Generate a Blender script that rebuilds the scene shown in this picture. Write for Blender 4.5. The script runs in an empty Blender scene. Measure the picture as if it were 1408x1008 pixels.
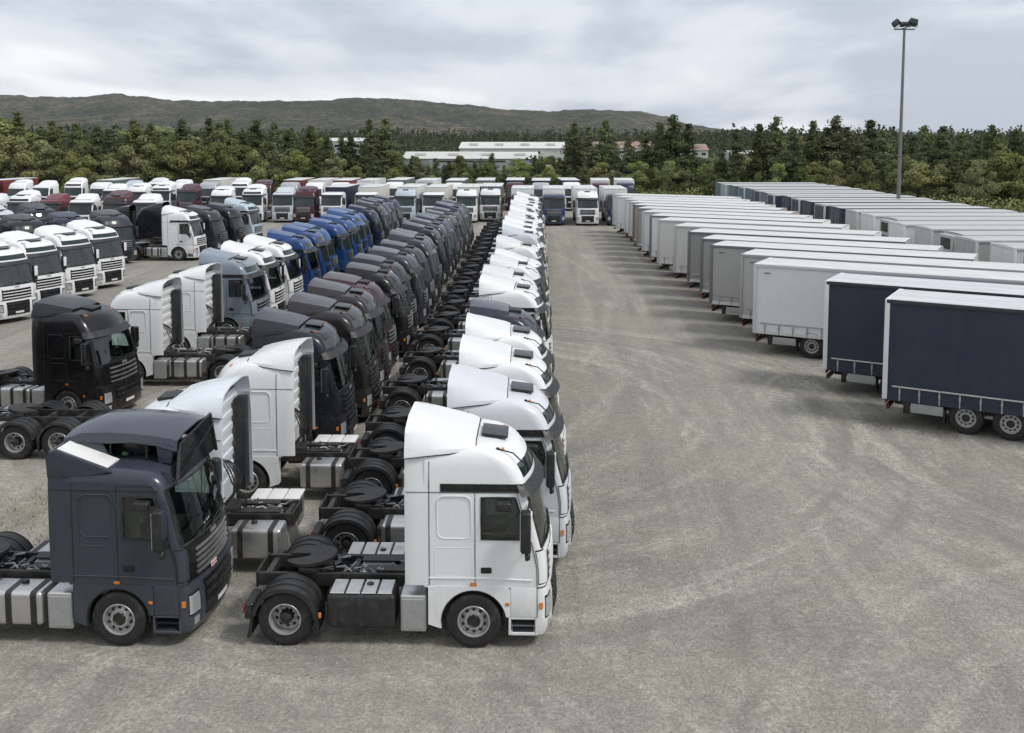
import bpy, bmesh, math, random
import numpy as np
from mathutils import Vector, Matrix, noise
R = math.radians
random.seed(7)
np.random.seed(7)
scene = bpy.context.scene
COL = scene.collection

# ------------------------------------------------------------------ camera, sky, sun, exposure
FPX, YH, VX, CAMH, CAMY, PPY = 1350.0, 190.0, 740.0, 9.66, -0.8, 312.0          # focal length in photo pixels, horizon row, vanishing column, eye height
PITCH = math.atan((PPY - YH) / FPX)
YAW = math.atan((VX - 704) / math.hypot(FPX, PPY - YH))
cam_data = bpy.data.cameras.new('camera')
cam = bpy.data.objects.new('camera', cam_data)
COL.objects.link(cam)
cam.location = (0, CAMY, CAMH)
cam.rotation_euler = (math.pi / 2 - PITCH, 0, YAW)
cam_data.sensor_width = 36
cam_data.lens = 36 * FPX / 1408
cam_data.shift_y = -(504 - PPY) / 1408                   # the photograph is cropped below the optical axis
cam_data.clip_start = 0.5
cam_data.clip_end = 20000
scene.camera = cam

SUN_EL, SUN_AZ = 50.0, 112.0                            # azimuth clockwise from +Y
world = bpy.data.worlds.new('World')
scene.world = world
world.use_nodes = True
wt = world.node_tree
wt.nodes.clear()
def wn(t, **k):
    n = wt.nodes.new(t)
    for a, b in k.items(): setattr(n, a, b)
    return n
def wl(a, b): wt.links.new(a, b)
def wmath(op, a, b=None, clamp=False):
    n = wn('ShaderNodeMath', operation=op, use_clamp=clamp)
    for i, v in enumerate((a, b)):
        if v is None: continue
        if isinstance(v, (int, float)): n.inputs[i].default_value = v
        else: wl(v, n.inputs[i])
    return n.outputs[0]
w_out = wn('ShaderNodeOutputWorld')
w_bg = wn('ShaderNodeBackground')
w_sky = wn('ShaderNodeTexSky', sky_type='NISHITA', sun_disc=False)
w_sky.sun_elevation = R(SUN_EL)
w_sky.sun_rotation = R(SUN_AZ)
w_sky.air_density = 1.0
w_sky.dust_density = 2.0
w_tc = wn('ShaderNodeTexCoord')
w_sep = wn('ShaderNodeSeparateXYZ')
wl(w_tc.outputs['Generated'], w_sep.inputs[0])
w_zz = wmath('ADD', wmath('MAXIMUM', w_sep.outputs[2], 0.0), 0.13)
w_cx = wmath('DIVIDE', w_sep.outputs[0], w_zz)
w_cy = wmath('DIVIDE', w_sep.outputs[1], w_zz)
w_comb = wn('ShaderNodeCombineXYZ')
wl(w_cx, w_comb.inputs[0]); wl(w_cy, w_comb.inputs[1])
def wnoise(scale, detail, rough, off, sy):
    m = wn('ShaderNodeMapping')
    m.inputs['Location'].default_value = off
    m.inputs['Scale'].default_value = (scale, scale * sy, scale)
    wl(w_comb.outputs[0], m.inputs[0])
    n = wn('ShaderNodeTexNoise')
    n.inputs['Scale'].default_value = 1.0
    n.inputs['Detail'].default_value = detail
    n.inputs['Roughness'].default_value = rough
    n.inputs['Distortion'].default_value = 0.15
    wl(m.outputs[0], n.inputs['Vector'])
    return n.outputs[0]
w_n1 = wnoise(0.50, 4.0, 0.45, (5.6, 15.7, 4.4), .62)
w_n2 = wnoise(1.25, 6.0, 0.55, (3.3, 14.9, 1.0), .55)
w_mix = wmath('ADD', wmath('MULTIPLY', w_n1, 0.66), wmath('MULTIPLY', w_n2, 0.34))
w_ramp = wn('ShaderNodeValToRGB')
w_ramp.color_ramp.interpolation = 'EASE'
cr = w_ramp.color_ramp.elements
cr[0].position = 0.40; cr[0].color = (0.78, 0.795, 0.81, 1)
cr[1].position = 0.60; cr[1].color = (0.42, 0.46, 0.525, 1)
e = cr.new(0.49); e.color = (0.62, 0.65, 0.69, 1)
wl(w_mix, w_ramp.inputs[0])
w_ssc = wn('ShaderNodeVectorMath', operation='SCALE')
w_ssc.inputs['Scale'].default_value = 0.10
wl(w_sky.outputs[0], w_ssc.inputs[0])
w_mx = wn('ShaderNodeMix', data_type='RGBA')
w_mx.inputs['Factor'].default_value = 0.93
wl(w_ssc.outputs[0], w_mx.inputs['A'])
wl(w_ramp.outputs[0], w_mx.inputs['B'])
wl(w_mx.outputs['Result'], w_bg.inputs['Color'])
w_bg.inputs['Strength'].default_value = 0.86
wl(w_bg.outputs[0], w_out.inputs['Surface'])

sun_d = bpy.data.lights.new('sun', 'SUN')
sun_d.energy = 1.5
sun_d.angle = R(14)
sun_d.color = (1.0, 0.965, 0.91)
sun = bpy.data.objects.new('sun', sun_d)
COL.objects.link(sun)
_az, _el = R(SUN_AZ), R(SUN_EL)
_dir = Vector((math.sin(_az) * math.cos(_el), math.cos(_az) * math.cos(_el), math.sin(_el)))
sun.rotation_euler = _dir.to_track_quat('Z', 'Y').to_euler()
sun.location = (0, 0, 60)

scene.view_settings.view_transform = 'Standard'
scene.view_settings.look = 'None'
scene.view_settings.gamma = 1
scene.view_settings.use_curve_mapping = False
scene.view_settings.exposure = 0.68
scene.render.engine = 'CYCLES'
scene.cycles.max_bounces = 6
scene.cycles.diffuse_bounces = 3
scene.cycles.glossy_bounces = 3
scene.cycles.transparent_max_bounces = 10
scene.cycles.transmission_bounces = 4
scene.cycles.volume_bounces = 0
scene.cycles.use_denoising = True

def at(px, py, z=0.0):
    """the point at height z that the photograph shows at pixel px, py"""
    dx, dy = (px - 704) / FPX, (PPY - py) / FPX
    fy = math.cos(PITCH) + dy * math.sin(PITCH); fz = -math.sin(PITCH) + dy * math.cos(PITCH)
    t = (z - CAMH) / fz
    X, Y = dx * t, fy * t
    return X * math.cos(YAW) - Y * math.sin(YAW), X * math.sin(YAW) + Y * math.cos(YAW) + CAMY

# ------------------------------------------------------------------ materials
class NT:
    def __init__(s, name):
        s.m = bpy.data.materials.new(name); s.m.use_nodes = True
        s.t = s.m.node_tree; s.t.nodes.clear()
        s.out = s.n('ShaderNodeOutputMaterial')
    def n(s, t, **k):
        o = s.t.nodes.new(t)
        for a, b in k.items(): setattr(o, a, b)
        return o
    def l(s, a, b): s.t.links.new(a, b)
    def put(s, v, sock):
        if isinstance(v, (int, float)): sock.default_value = v
        elif isinstance(v, tuple): sock.default_value = v if len(v) != 3 or sock.type == 'VECTOR' else (*v, 1)
        else: s.l(v, sock)
    def math(s, op, a, b=0.0, c=None, clamp=False):
        o = s.n('ShaderNodeMath', operation=op, use_clamp=clamp)
        s.put(a, o.inputs[0]); s.put(b, o.inputs[1])
        if c is not None: s.put(c, o.inputs[2])
        return o.outputs[0]
    def mix(s, f, a, b, blend='MIX'):
        o = s.n('ShaderNodeMix', data_type='RGBA', blend_type=blend)
        s.put(f, o.inputs['Factor']); s.put(a, o.inputs['A']); s.put(b, o.inputs['B'])
        return o.outputs['Result']
    def coord(s, kind='Object'): return s.n('ShaderNodeTexCoord').outputs[kind]
    def pos(s): return s.n('ShaderNodeNewGeometry').outputs['Position']
    def map(s, v, scale=(1, 1, 1), loc=(0, 0, 0), rot=(0, 0, 0)):
        o = s.n('ShaderNodeMapping')
        o.inputs['Scale'].default_value = scale; o.inputs['Location'].default_value = loc; o.inputs['Rotation'].default_value = rot
        s.l(v, o.inputs[0]); return o.outputs[0]
    def noise(s, v, scale, detail=4, rough=.55, dist=0.0):
        o = s.n('ShaderNodeTexNoise')
        o.inputs['Scale'].default_value = scale; o.inputs['Detail'].default_value = detail
        o.inputs['Roughness'].default_value = rough; o.inputs['Distortion'].default_value = dist
        s.l(v, o.inputs['Vector']); return o.outputs[0]
    def ramp(s, f, stops):
        o = s.n('ShaderNodeValToRGB'); el = o.color_ramp.elements
        while len(el) < len(stops): el.new(.5)
        for q, (p, c) in zip(el, stops):
            q.position = p; q.color = (*c, 1) if isinstance(c, tuple) else (c, c, c, 1)
        s.l(f, o.inputs[0]); return o.outputs[0]
    def rng(s, f, a, b, c=0.0, d=1.0):
        o = s.n('ShaderNodeMapRange'); o.inputs[1].default_value = a; o.inputs[2].default_value = b
        o.inputs[3].default_value = c; o.inputs[4].default_value = d
        s.l(f, o.inputs[0]); return o.outputs[0]
    def bump(s, h, strength=.3, dist=.02):
        o = s.n('ShaderNodeBump'); o.inputs['Strength'].default_value = strength; o.inputs['Distance'].default_value = dist
        s.l(h, o.inputs['Height']); return o.outputs[0]
    def pbr(s, col, rough=.5, metal=0.0, normal=None, coat=0.0, spec=.5, coat_rough=.1):
        o = s.n('ShaderNodeBsdfPrincipled')
        s.put(col, o.inputs['Base Color']); s.put(rough, o.inputs['Roughness']); s.put(metal, o.inputs['Metallic'])
        s.put(coat, o.inputs['Coat Weight']); o.inputs['Coat Roughness'].default_value = coat_rough
        s.put(spec, o.inputs['Specular IOR Level'])
        if normal is not None: s.l(normal, o.inputs['Normal'])
        s.l(o.outputs[0], s.out.inputs[0]); return s.m

M = {}
def mk_paint():
    n = NT('vehicle_paint')
    c = n.n('ShaderNodeObjectInfo').outputs['Color']
    p = n.coord('Object')
    d1 = n.noise(p, 1.3, 6, .62)
    d2 = n.noise(n.map(p, (6, 6, .7)), 1.0, 5, .6)                     # rain streaks
    dirt = n.math('MULTIPLY', n.rng(d1, .48, .75), .20)
    dirt = n.math('ADD', dirt, n.math('MULTIPLY', n.rng(d2, .54, .82), .16), clamp=True)
    col = n.mix(dirt, c, n.mix(.14, c, (.24, .225, .20)))
    lum = n.n('ShaderNodeRGBToBW'); n.l(c, lum.inputs[0])
    sp = n.n('ShaderNodeSeparateXYZ'); n.l(p, sp.inputs[0])
    grime = n.math('MULTIPLY', n.rng(sp.outputs[2], .35, 1.5, 1, 0), n.rng(n.noise(n.map(p, (2.5, 2.5, 1)), 2.2, 6, .7), .38, .70))     # road spray low on the cab
    col = n.mix(n.math('MULTIPLY', grime, n.rng(lum.outputs[0], .02, .6, .16, .38)), col, (.24, .215, .18))
    chips = n.math('MULTIPLY', n.rng(n.noise(p, 9, 4, .7), .62, .8), n.rng(lum.outputs[0], .05, .6, .03, .3))
    col = n.mix(chips, col, (.10, .085, .07))
    M['paint'] = n.pbr(col, n.rng(d1, .3, .8, .22, .42), 0, None, .30, .35, .06)
def mk_simple(name, col, rough, metal=0.0, var=.3, scale=6.0, dirt=(.22, .2, .17), dirt_amt=.25, bump=0.0):
    n = NT(name)
    p = n.coord('Object')
    a = n.noise(p, scale, 5, .6)
    c = n.mix(n.math('MULTIPLY', n.rng(a, .5, .8), dirt_amt), col, dirt)
    b = n.noise(p, scale * 3.7, 3, .6)
    c = n.mix(n.math('MULTIPLY', b, var), c, tuple(v * .45 for v in col))
    M[name] = n.pbr(c, n.rng(a, .3, .7, max(rough - .1, .03), min(rough + .15, 1)), metal, n.bump(b, bump, .01) if bump else None)
def mk_object_colour(name, rough, var=.12, dirt=.25, spec=.4):
    n = NT(name)
    c = n.n('ShaderNodeObjectInfo').outputs['Color']
    p = n.coord('Object')
    a = n.noise(p, .9, 6, .6)
    st = n.noise(n.map(p, (5, 5, .45)), 1.0, 5, .65)
    f = n.math('ADD', n.math('MULTIPLY', n.rng(a, .45, .8), dirt), n.math('MULTIPLY', n.rng(st, .5, .78), dirt), clamp=True)
    col = n.mix(f, c, n.mix(.16, c, (.24, .23, .21)))
    col = n.mix(n.math('MULTIPLY', n.noise(p, 4, 3), var), col, (.02, .02, .02))
    M[name] = n.pbr(col, rough, 0, n.bump(n.noise(n.map(p, (1.5, 1.5, .5)), 2.0, 3), .25, .03), 0, spec)
def mk_glass(name, tint, base_fac):
    n = NT(name)
    tr = n.n('ShaderNodeBsdfTransparent'); tr.inputs[0].default_value = (*tint, 1)
    gl = n.n('ShaderNodeBsdfGlossy'); gl.inputs['Roughness'].default_value = .03; gl.inputs[0].default_value = (.95, 1, .98, 1)
    lw = n.n('ShaderNodeFresnel'); lw.inputs[0].default_value = 1.5
    mx = n.n('ShaderNodeMixShader')
    n.l(n.math('ADD', lw.outputs[0], base_fac, clamp=True), mx.inputs[0])
    n.l(tr.outputs[0], mx.inputs[1]); n.l(gl.outputs[0], mx.inputs[2])
    n.l(mx.outputs[0], n.out.inputs[0])
    M[name] = n.m
mk_paint()
mk_simple('plastic', (.017, .018, .019), .5, 0, .25, 5, (.2, .18, .15), .22)
mk_simple('gloss_black', (.012, .012, .013), .25, 0, .2, 5, (.2, .18, .15), .1)
mk_simple('rubber', (.014, .014, .014), .75, 0, .3, 4, (.2, .18, .15), .35, .3)
mk_simple('chassis', (.020, .019, .018), .5, 0, .4, 3, (.17, .145, .12), .55, .4)
mk_simple('alloy', (.62, .62, .61), .36, .85, .35, 3, (.25, .23, .2), .45)
mk_simple('steel_rim', (.50, .50, .49), .42, .6, .3, 5, (.16, .14, .12), .5)
mk_simple('galvanised', (.42, .43, .43), .5, .5, .35, 4, (.2, .18, .15), .5)
mk_simple('white_sheet', (.72, .72, .70), .5, 0, .15, 3, (.3, .28, .25), .35)
mk_simple('seat_cloth', (.06, .06, .065), .85, 0, .3, 8)
mk_simple('cream', (.42, .42, .38), .8, 0, .2, 3)
mk_simple('red_lamp', (.42, .02, .015), .2, 0, .1, 8)
mk_simple('orange_lamp', (.62, .20, .03), .25, 0, .1, 8)
mk_simple('lamp_glass', (.62, .65, .66), .08, .55, .3, 14, (.2, .2, .2), .2)
mk_simple('plate', (.72, .72, .68), .4, 0, .2, 9)
mk_simple('plate_red', (.55, .10, .10), .4, 0, .2, 9)
mk_simple('mast_steel', (.20, .195, .185), .5, .3, .4, 2, (.12, .10, .08), .5)
mk_simple('bark', (.085, .07, .055), .9, 0, .5, 4, (.05, .045, .04), .5, .8)
mk_simple('rail_alu', (.66, .66, .64), .45, .35, .2, 4, (.3, .28, .25), .5)
mk_simple('tail_paint', (.06, .022, .02), .5, 0, .4, 6)
mk_simple('hub_dark', (.03, .029, .028), .45, .3, .3, 8)
mk_simple('soft_green', (.06, .11, .05), .8, 0, .2, 8)
mk_simple('door_ink', (.09, .09, .10), .6, 0, .2, 8)
mk_glass('glass', (.66, .78, .73), .04)
mk_object_colour('curtain', .55)
mk_object_colour('sheet_paint', .45, .08, .22)
n = NT('dark_glass')
M['dark_glass'] = n.pbr((.018, .028, .026), .05, 0, None, 0, .6)
n = NT('roof_sheet')
p_ = n.coord('Object')
c_ = n.mix(n.math('MULTIPLY', n.rng(n.noise(n.map(p_, (.35, 2.6, 1)), 1.2, 6, .68), .40, .70), .55), n.n('ShaderNodeObjectInfo').outputs['Color'], (.30, .30, .28))
M['roof_sheet'] = n.pbr(c_, .5, 0, n.bump(n.noise(n.map(p_, (1.2, .3, 1)), 1.0, 2), .3, .06))

# ------------------------------------------------------------------ mesh helpers
def mesh_from(name, verts, faces, mat, smooth=35, mats=None, fmat=None):
    me = bpy.data.meshes.new(name)
    me.from_pydata([tuple(v) for v in verts], [], faces)
    for m_ in (mats or [mat]): me.materials.append(M[m_])
    if fmat: me.polygons.foreach_set('material_index', fmat)
    if smooth:
        me.polygons.foreach_set('use_smooth', [True] * len(me.polygons))
        me.set_sharp_from_angle(angle=R(smooth))
    me.update()
    return me
def from_bm(name, bm, mat, smooth=35, fix=True):
    if fix: bmesh.ops.recalc_face_normals(bm, faces=bm.faces)
    me = bpy.data.meshes.new(name); bm.to_mesh(me); bm.free()
    me.materials.append(M[mat])
    if smooth:
        me.polygons.foreach_set('use_smooth', [True] * len(me.polygons))
        me.set_sharp_from_angle(angle=R(smooth))
    return me
def b_box(bm, x0, x1, y0, y1, z0, z1, bev=0.0, seg=2, mat4=None):
    r = bmesh.ops.create_cube(bm, size=1)
    vs = r['verts']
    for v in vs:
        v.co = Vector(((x0 + x1) / 2 + v.co.x * (x1 - x0), (y0 + y1) / 2 + v.co.y * (y1 - y0), (z0 + z1) / 2 + v.co.z * (z1 - z0)))
        if mat4 is not None: v.co = mat4 @ v.co
    if bev:
        es = list({e for v in vs for e in v.link_edges})
        bmesh.ops.bevel(bm, geom=es, offset=bev, segments=seg, affect='EDGES', profile=.6)
def b_prism(bm, prof, y0, y1, bev=0.0):
    """polygon of (x, z) pulled from y0 to y1"""
    a = [bm.verts.new((x, y0, z)) for x, z in prof]; b = [bm.verts.new((x, y1, z)) for x, z in prof]
    k = len(prof)
    fs = [bm.faces.new(a), bm.faces.new(list(reversed(b)))]
    for i in range(k): fs.append(bm.faces.new((a[i], b[i], b[(i + 1) % k], a[(i + 1) % k])))
    if bev:
        es = list({e for f in fs for e in f.edges})
        bmesh.ops.bevel(bm, geom=es, offset=bev, segments=2, affect='EDGES', profile=.6)
def b_lathe(bm, prof, seg, centre=(0, 0, 0), axis='y', close=False):
    """prof: (radius, along-axis)"""
    rows = []
    for i in range(seg):
        a = 2 * math.pi * i / seg
        row = []
        for r, t in prof:
            c, s = r * math.cos(a), r * math.sin(a)
            p = {'y': (c, t, s), 'z': (c, s, t), 'x': (t, c, s)}[axis]
            row.append(bm.verts.new((p[0] + centre[0], p[1] + centre[1], p[2] + centre[2])))
        rows.append(row)
    n_ = len(prof)
    for i in range(seg):
        A, B = rows[i], rows[(i + 1) % seg]
        for j in range(n_ - 1 if not close else n_):
            k = (j + 1) % n_
            bm.faces.new((A[j], A[k], B[k], B[j]))
    if not close:
        for j in (0, n_ - 1):
            if prof[j][0] > 1e-4: bm.faces.new([r_[j] for r_ in rows])
def b_tube(bm, pts, rad, seg=6, cyc=False):
    pts = [Vector(p) for p in pts]; k = len(pts); rings = []
    rads = rad if isinstance(rad, (list, tuple)) else [rad] * k
    for i, p in enumerate(pts):
        a = pts[i - 1] if (i or cyc) else pts[0]
        b = pts[(i + 1) % k] if (i < k - 1 or cyc) else pts[-1]
        d = (b - a)
        d = d.normalized() if d.length > 1e-9 else Vector((0, 0, 1))
        u = d.orthogonal() if i == 0 else (up - d * up.dot(d))
        u = u.normalized() if u.length > 1e-6 else d.orthogonal().normalized()
        up = u; w = d.cross(u)
        rings.append([bm.verts.new(p + (u * math.cos(2 * math.pi * j / seg) + w * math.sin(2 * math.pi * j / seg)) * rads[i]) for j in range(seg)])
    for i in range(k if cyc else k - 1):
        A, B = rings[i], rings[(i + 1) % k]
        for j in range(seg): bm.faces.new((A[j], A[(j + 1) % seg], B[(j + 1) % seg], B[j]))
    if not cyc:
        bm.faces.new(list(reversed(rings[0]))); bm.faces.new(rings[-1])
def box_mesh(name, mat, *boxes, bev=.01, seg=2):
    bm = bmesh.new()
    for b in boxes: b_box(bm, *b, bev=bev, seg=seg)
    return from_bm(name, bm, mat)
def mirror_y(me):
    m2 = me.copy()
    m2.transform(Matrix.Diagonal((1, -1, 1, 1)))
    m2.flip_normals()
    return m2

# ------------------------------------------------------------------ objects
def new_obj(name, data, parent=None, loc=None, rot=None):
    o = bpy.data.objects.new(name, data)
    COL.objects.link(o)
    if parent is not None: o.parent = parent
    if loc is not None: o.location = loc
    if rot is not None: o.rotation_euler = rot
    return o
def tag(o, label, cat, group=None):
    o['label'] = label; o['category'] = cat
    if group: o['group'] = group
    return o
ORD = ['first', 'second', 'third', 'fourth', 'fifth', 'sixth', 'seventh', 'eighth', 'ninth', 'tenth', 'eleventh', 'twelfth', 'thirteenth', 'fourteenth', 'fifteenth', 'sixteenth', 'seventeenth', 'eighteenth', 'nineteenth', 'twentieth']
TENS = {20: 'twenty', 30: 'thirty', 40: 'forty', 50: 'fifty', 60: 'sixty', 70: 'seventy', 80: 'eighty', 90: 'ninety'}
def ordn(k):
    """1 -> first"""
    if k <= 20: return ORD[k - 1]
    h = '' if k < 100 else 'hundred and '
    k2 = k % 100 if k >= 100 else k
    if k2 == 0: return 'hundredth'
    if k2 <= 20: return h + ORD[k2 - 1]
    t, u = k2 // 10 * 10, k2 % 10
    return h + (TENS[t] + '-' + ORD[u - 1] if u else TENS[t][:-1] + 'ieth')

class Kit:
    """a list of parts; spawn() links one object for each part under a new Empty"""
    def __init__(s): s.parts = []
    def add(s, name, mesh, role=None, loc=None, rot=None, under=None, lod=2, kind=None):
        s.parts.append((name, mesh, role, loc, rot, under, lod, kind)); return len(s.parts) - 1
    def both(s, name, mesh, role=None, loc=None, under=None, lod=2):
        a = s.add(name, mesh, role, loc, None, under, lod)
        l2 = (loc[0], -loc[1], loc[2]) if loc else None
        b = s.add(name, mirror_y(mesh), role, l2, None, under, lod)
        return a, b
    def spawn(s, name, label, cat, group, X, Y, heading, colours, lod=0, z=0.0, skip=(), steer=0.0):
        root = new_obj(name, None, None, (X, Y, z), (0, 0, heading))
        root.empty_display_size = .5
        tag(root, label, cat, group)
        objs = {}
        for i, (pn, me, role, loc, rot, under, pl, kind) in enumerate(s.parts):
            if pl < lod or pn in skip: continue
            if under is not None and under not in objs: continue
            o = new_obj(pn, me, objs[under] if under is not None else root, loc, rot)
            if steer and pn == 'wheel' and abs(loc[0]) < .01: o.rotation_euler = (0, 0, steer)
            if role: o.color = (*colours[role], 1)
            if kind: o['kind'] = kind
            objs[i] = o
        return root

# ------------------------------------------------------------------ ground
LOT = 0.0
def grid_mesh(name, xs, ys, zf, mat, smooth=60):
    V = [(x, y, zf(x, y)) for y in ys for x in xs]
    nx = len(xs)
    F = [(j * nx + i, j * nx + i + 1, (j + 1) * nx + i + 1, (j + 1) * nx + i) for j in range(len(ys) - 1) for i in range(nx - 1)]
    return mesh_from(name, V, F, mat, smooth)

n = NT('gravel')
P = n.pos()
big = n.noise(n.map(P, (.05, .028, 1)), 1.0, 5, .6, .6)
mid = n.noise(P, .42, 6, .62, .5)
fine = n.noise(P, 3.2, 5, .65)
grain = n.noise(P, 17.0, 3, .7)
grain2 = n.noise(P, 46.0, 2, .7)
grit = n.noise(P, 8.5, 4, .7)
lane = n.noise(n.map(P, (.75, .03, 1)), 1.0, 4, .6, .4)
c = n.ramp(n.math('ADD', n.math('MULTIPLY', mid, .55), n.math('MULTIPLY', big, .45)), [(.34, (.232, .220, .194)), (.5, (.305, .287, .248)), (.68, (.39, .36, .298))])
c = n.mix(n.math('MULTIPLY', n.rng(lane, .46, .70), .55), c, (.52, .49, .425))
def sweep(cx, cy, r0, r1, seed, dens=1.15):
    """streaks that run round a turning centre"""
    d = n.n('ShaderNodeVectorMath', operation='SUBTRACT'); n.l(P, d.inputs[0]); d.inputs[1].default_value = (cx, cy, 0)
    sp = n.n('ShaderNodeSeparateXYZ'); n.l(d.outputs[0], sp.inputs[0])
    r = n.math('SQRT', n.math('ADD', n.math('MULTIPLY', sp.outputs[0], sp.outputs[0]), n.math('MULTIPLY', sp.outputs[1], sp.outputs[1])))
    an = n.math('ARCTAN2', sp.outputs[1], sp.outputs[0])
    cb = n.n('ShaderNodeCombineXYZ'); n.l(n.math('MULTIPLY', r, dens), cb.inputs[0]); n.l(n.math('MULTIPLY', an, 1.7), cb.inputs[1]); cb.inputs[2].default_value = seed
    st = n.rng(n.noise(cb.outputs[0], 1.0, 6, .62, .25), .50, .66)
    win = n.math('MULTIPLY', n.rng(r, r0, r0 + 3), n.rng(r, r1 - 4, r1, 1, 0))
    return n.math('MULTIPLY', st, win)
tracks = None
for a_ in ((-5.0, 34.0, 6, 21, 1.3), (16.0, 9.0, 3, 17, 4.1), (-9.0, 8.0, 5, 16, 7.7), (24.0, 30.0, 6, 20, 9.9)):
    q = sweep(*a_)
    tracks = q if tracks is None else n.math('MAXIMUM', tracks, q)
tracks = n.math('MULTIPLY', tracks, n.rng(fine, .30, .60, .45, 1.0))
c = n.mix(n.math('MULTIPLY', tracks, .78), c, (.60, .565, .49))
def band_pair(cx, cy, r0, seed, colour, amt):
    global c
    v = n.n('ShaderNodeVectorMath', operation='DISTANCE'); n.l(P, v.inputs[0]); v.inputs[1].default_value = (cx, cy, 0)
    r = n.math('ADD', v.outputs['Value'], n.math('MULTIPLY', n.noise(P, .25, 3, .5), .8))
    m1 = n.rng(n.math('ABSOLUTE', n.math('SUBTRACT', r, r0)), .10, .30, 1, 0); m2 = n.rng(n.math('ABSOLUTE', n.math('SUBTRACT', r, r0 + 2.0)), .10, .30, 1, 0)
    br = n.rng(n.noise(n.map(P, (1, 1, 1), (seed, seed * 1.7, 0)), .16, 5, .6), .44, .60)
    f = n.math('MULTIPLY', n.math('MULTIPLY', n.math('MAXIMUM', m1, m2), br), n.rng(grit, .35, .6, .5, 1))
    c = n.mix(n.math('MULTIPLY', f, amt), c, colour)
for bp in ((-5, 34, 11.2, 2.1, (.56, .52, .44), .7), (-4, 33, 14.6, 5.2, (.15, .145, .135), .55), (16, 8, 10.0, 3.3, (.56, .52, .44), .65), (17, 9, 6.4, 8.1, (.15, .145, .135), .55), (-60, 30, 63.6, 9.7, (.15, .145, .135), .5), (-80, 60, 84.6, 12.4, (.55, .515, .44), .6), (70, 50, 65.2, 15.1, (.15, .145, .135), .45), (24, 30, 13.0, 17.0, (.15, .145, .135), .5), (-11, 5, 12.0, 19.0, (.15, .145, .135), .45)): band_pair(*bp)
ruts = n.noise(n.map(P, (1.9, .045, 1), (5, 9, 0)), 1.0, 5, .6, .3)
c = n.mix(n.math('MULTIPLY', n.rng(ruts, .52, .70), .34), c, (.19, .182, .165))
earth = n.noise(n.map(P, (1, 1, 1), (11, 5, 0)), .22, 6, .65, .7)
c = n.mix(n.math('MULTIPLY', n.rng(earth, .50, .70), .50), c, (.41, .35, .27))
dark = n.noise(n.map(P, (1, .6, 1), (31, 17, 0)), .16, 6, .62, .5)
c = n.mix(n.math('MULTIPLY', n.rng(dark, .52, .70), .38), c, (.20, .194, .18))
for px_, py_, rad, amt, sc_ in ((1222, 578, 1.1, .75, (.085, .085, .035)), (1290, 592, .8, .5, (.11, .11, .07)), (1010, 470, 1.6, .45, (.12, .117, .11)), (830, 690, .9, .5, (.13, .12, .10)), (700, 935, 1.3, .35, (.14, .137, .13)), (1120, 870, 2.0, .35, (.15, .147, .14)), (1330, 700, 1.8, .35, (.15, .147, .14)), (60, 700, 1.6, .5, (.17, .16, .08)), (850, 770, 1.0, .4, (.14, .13, .11))):
    ox, oy = at(px_, py_)
    v = n.n('ShaderNodeVectorMath', operation='DISTANCE'); n.l(P, v.inputs[0]); v.inputs[1].default_value = (ox, oy, 0)
    dd = n.math('ADD', v.outputs['Value'], n.math('MULTIPLY', mid, rad * 1.6))
    c = n.mix(n.math('MULTIPLY', n.rng(dd, rad * 1.0, rad * 1.9, 1, 0), amt), c, sc_)
moss = n.noise(n.map(P, (1, 1, 1), (3, 41, 0)), .5, 5, .7)
c = n.mix(n.math('MULTIPLY', n.rng(moss, .66, .78), .35), c, (.16, .165, .09))
c = n.mix(n.rng(grain, .36, .60, .42, 0), c, (.12, .115, .105))
c = n.mix(n.rng(grain2, .54, .70, 0, .5), c, (.66, .64, .58))
c = n.mix(n.rng(fine, .40, .62, .30, 0), c, (.17, .162, .147))
c = n.mix(n.rng(grit, .38, .56, .30, 0), c, (.14, .132, .118))
c = n.mix(n.rng(grit, .58, .74, 0, .30), c, (.60, .56, .48))
hgt = n.math('ADD', n.math('MULTIPLY', grain, .6), n.math('ADD', n.math('ADD', n.math('MULTIPLY', grain2, .25), n.math('MULTIPLY', grit, 1.0)), n.math('MULTIPLY', fine, .9)))
M['gravel'] = n.pbr(c, .92, 0, n.bump(hgt, .8, .045), 0, .2)

n = NT('meadow')
P = n.pos()
a_ = n.noise(P, .05, 6, .6)
b_ = n.noise(P, 1.4, 4, .6)
c = n.ramp(a_, [(.35, (.055, .075, .028)), (.55, (.085, .10, .04)), (.72, (.13, .12, .06))])
c = n.mix(n.math('MULTIPLY', b_, .5), c, (.04, .05, .022))
M['meadow'] = n.pbr(c, .95, 0, n.bump(b_, .6, .2), 0, .2)

def kindly(o, k): o['kind'] = k; return o
gx = [-3900, -2000, -900, -300, -120, 120, 300, 900, 2000, 3900]
gy = [-300, -100, 0, 60, 150, 300, 900, 2500, 4000, 4900]
kindly(new_obj('ground', grid_mesh('ground', gx, gy, lambda x, y: -.12, 'meadow')), 'structure')
def lot_z(x, y):
    return .02 * noise.noise(Vector((x * .11, y * .11, 0))) + .012 * noise.noise(Vector((x * .45, y * .45, 5)))
lx = [-78 + .75 * i for i in range(0, 186)]
ly = [1 + .8 * i for i in range(0, 184)]
def lot_edge(x, y):
    z = lot_z(x, y) - .012
    e_ = max(0, (x - 57) / 4, (-74 - x) / 4, (y - 141) / 6)
    return z - .25 * min(1, e_) ** 2
kindly(new_obj('gravel_lot', grid_mesh('gravel_lot', lx, ly, lot_edge, 'gravel')), 'structure')
def ground_at(x, y): return lot_edge(x, y) if -78 < x < 61 and 1 < y < 147 else -.12

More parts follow.
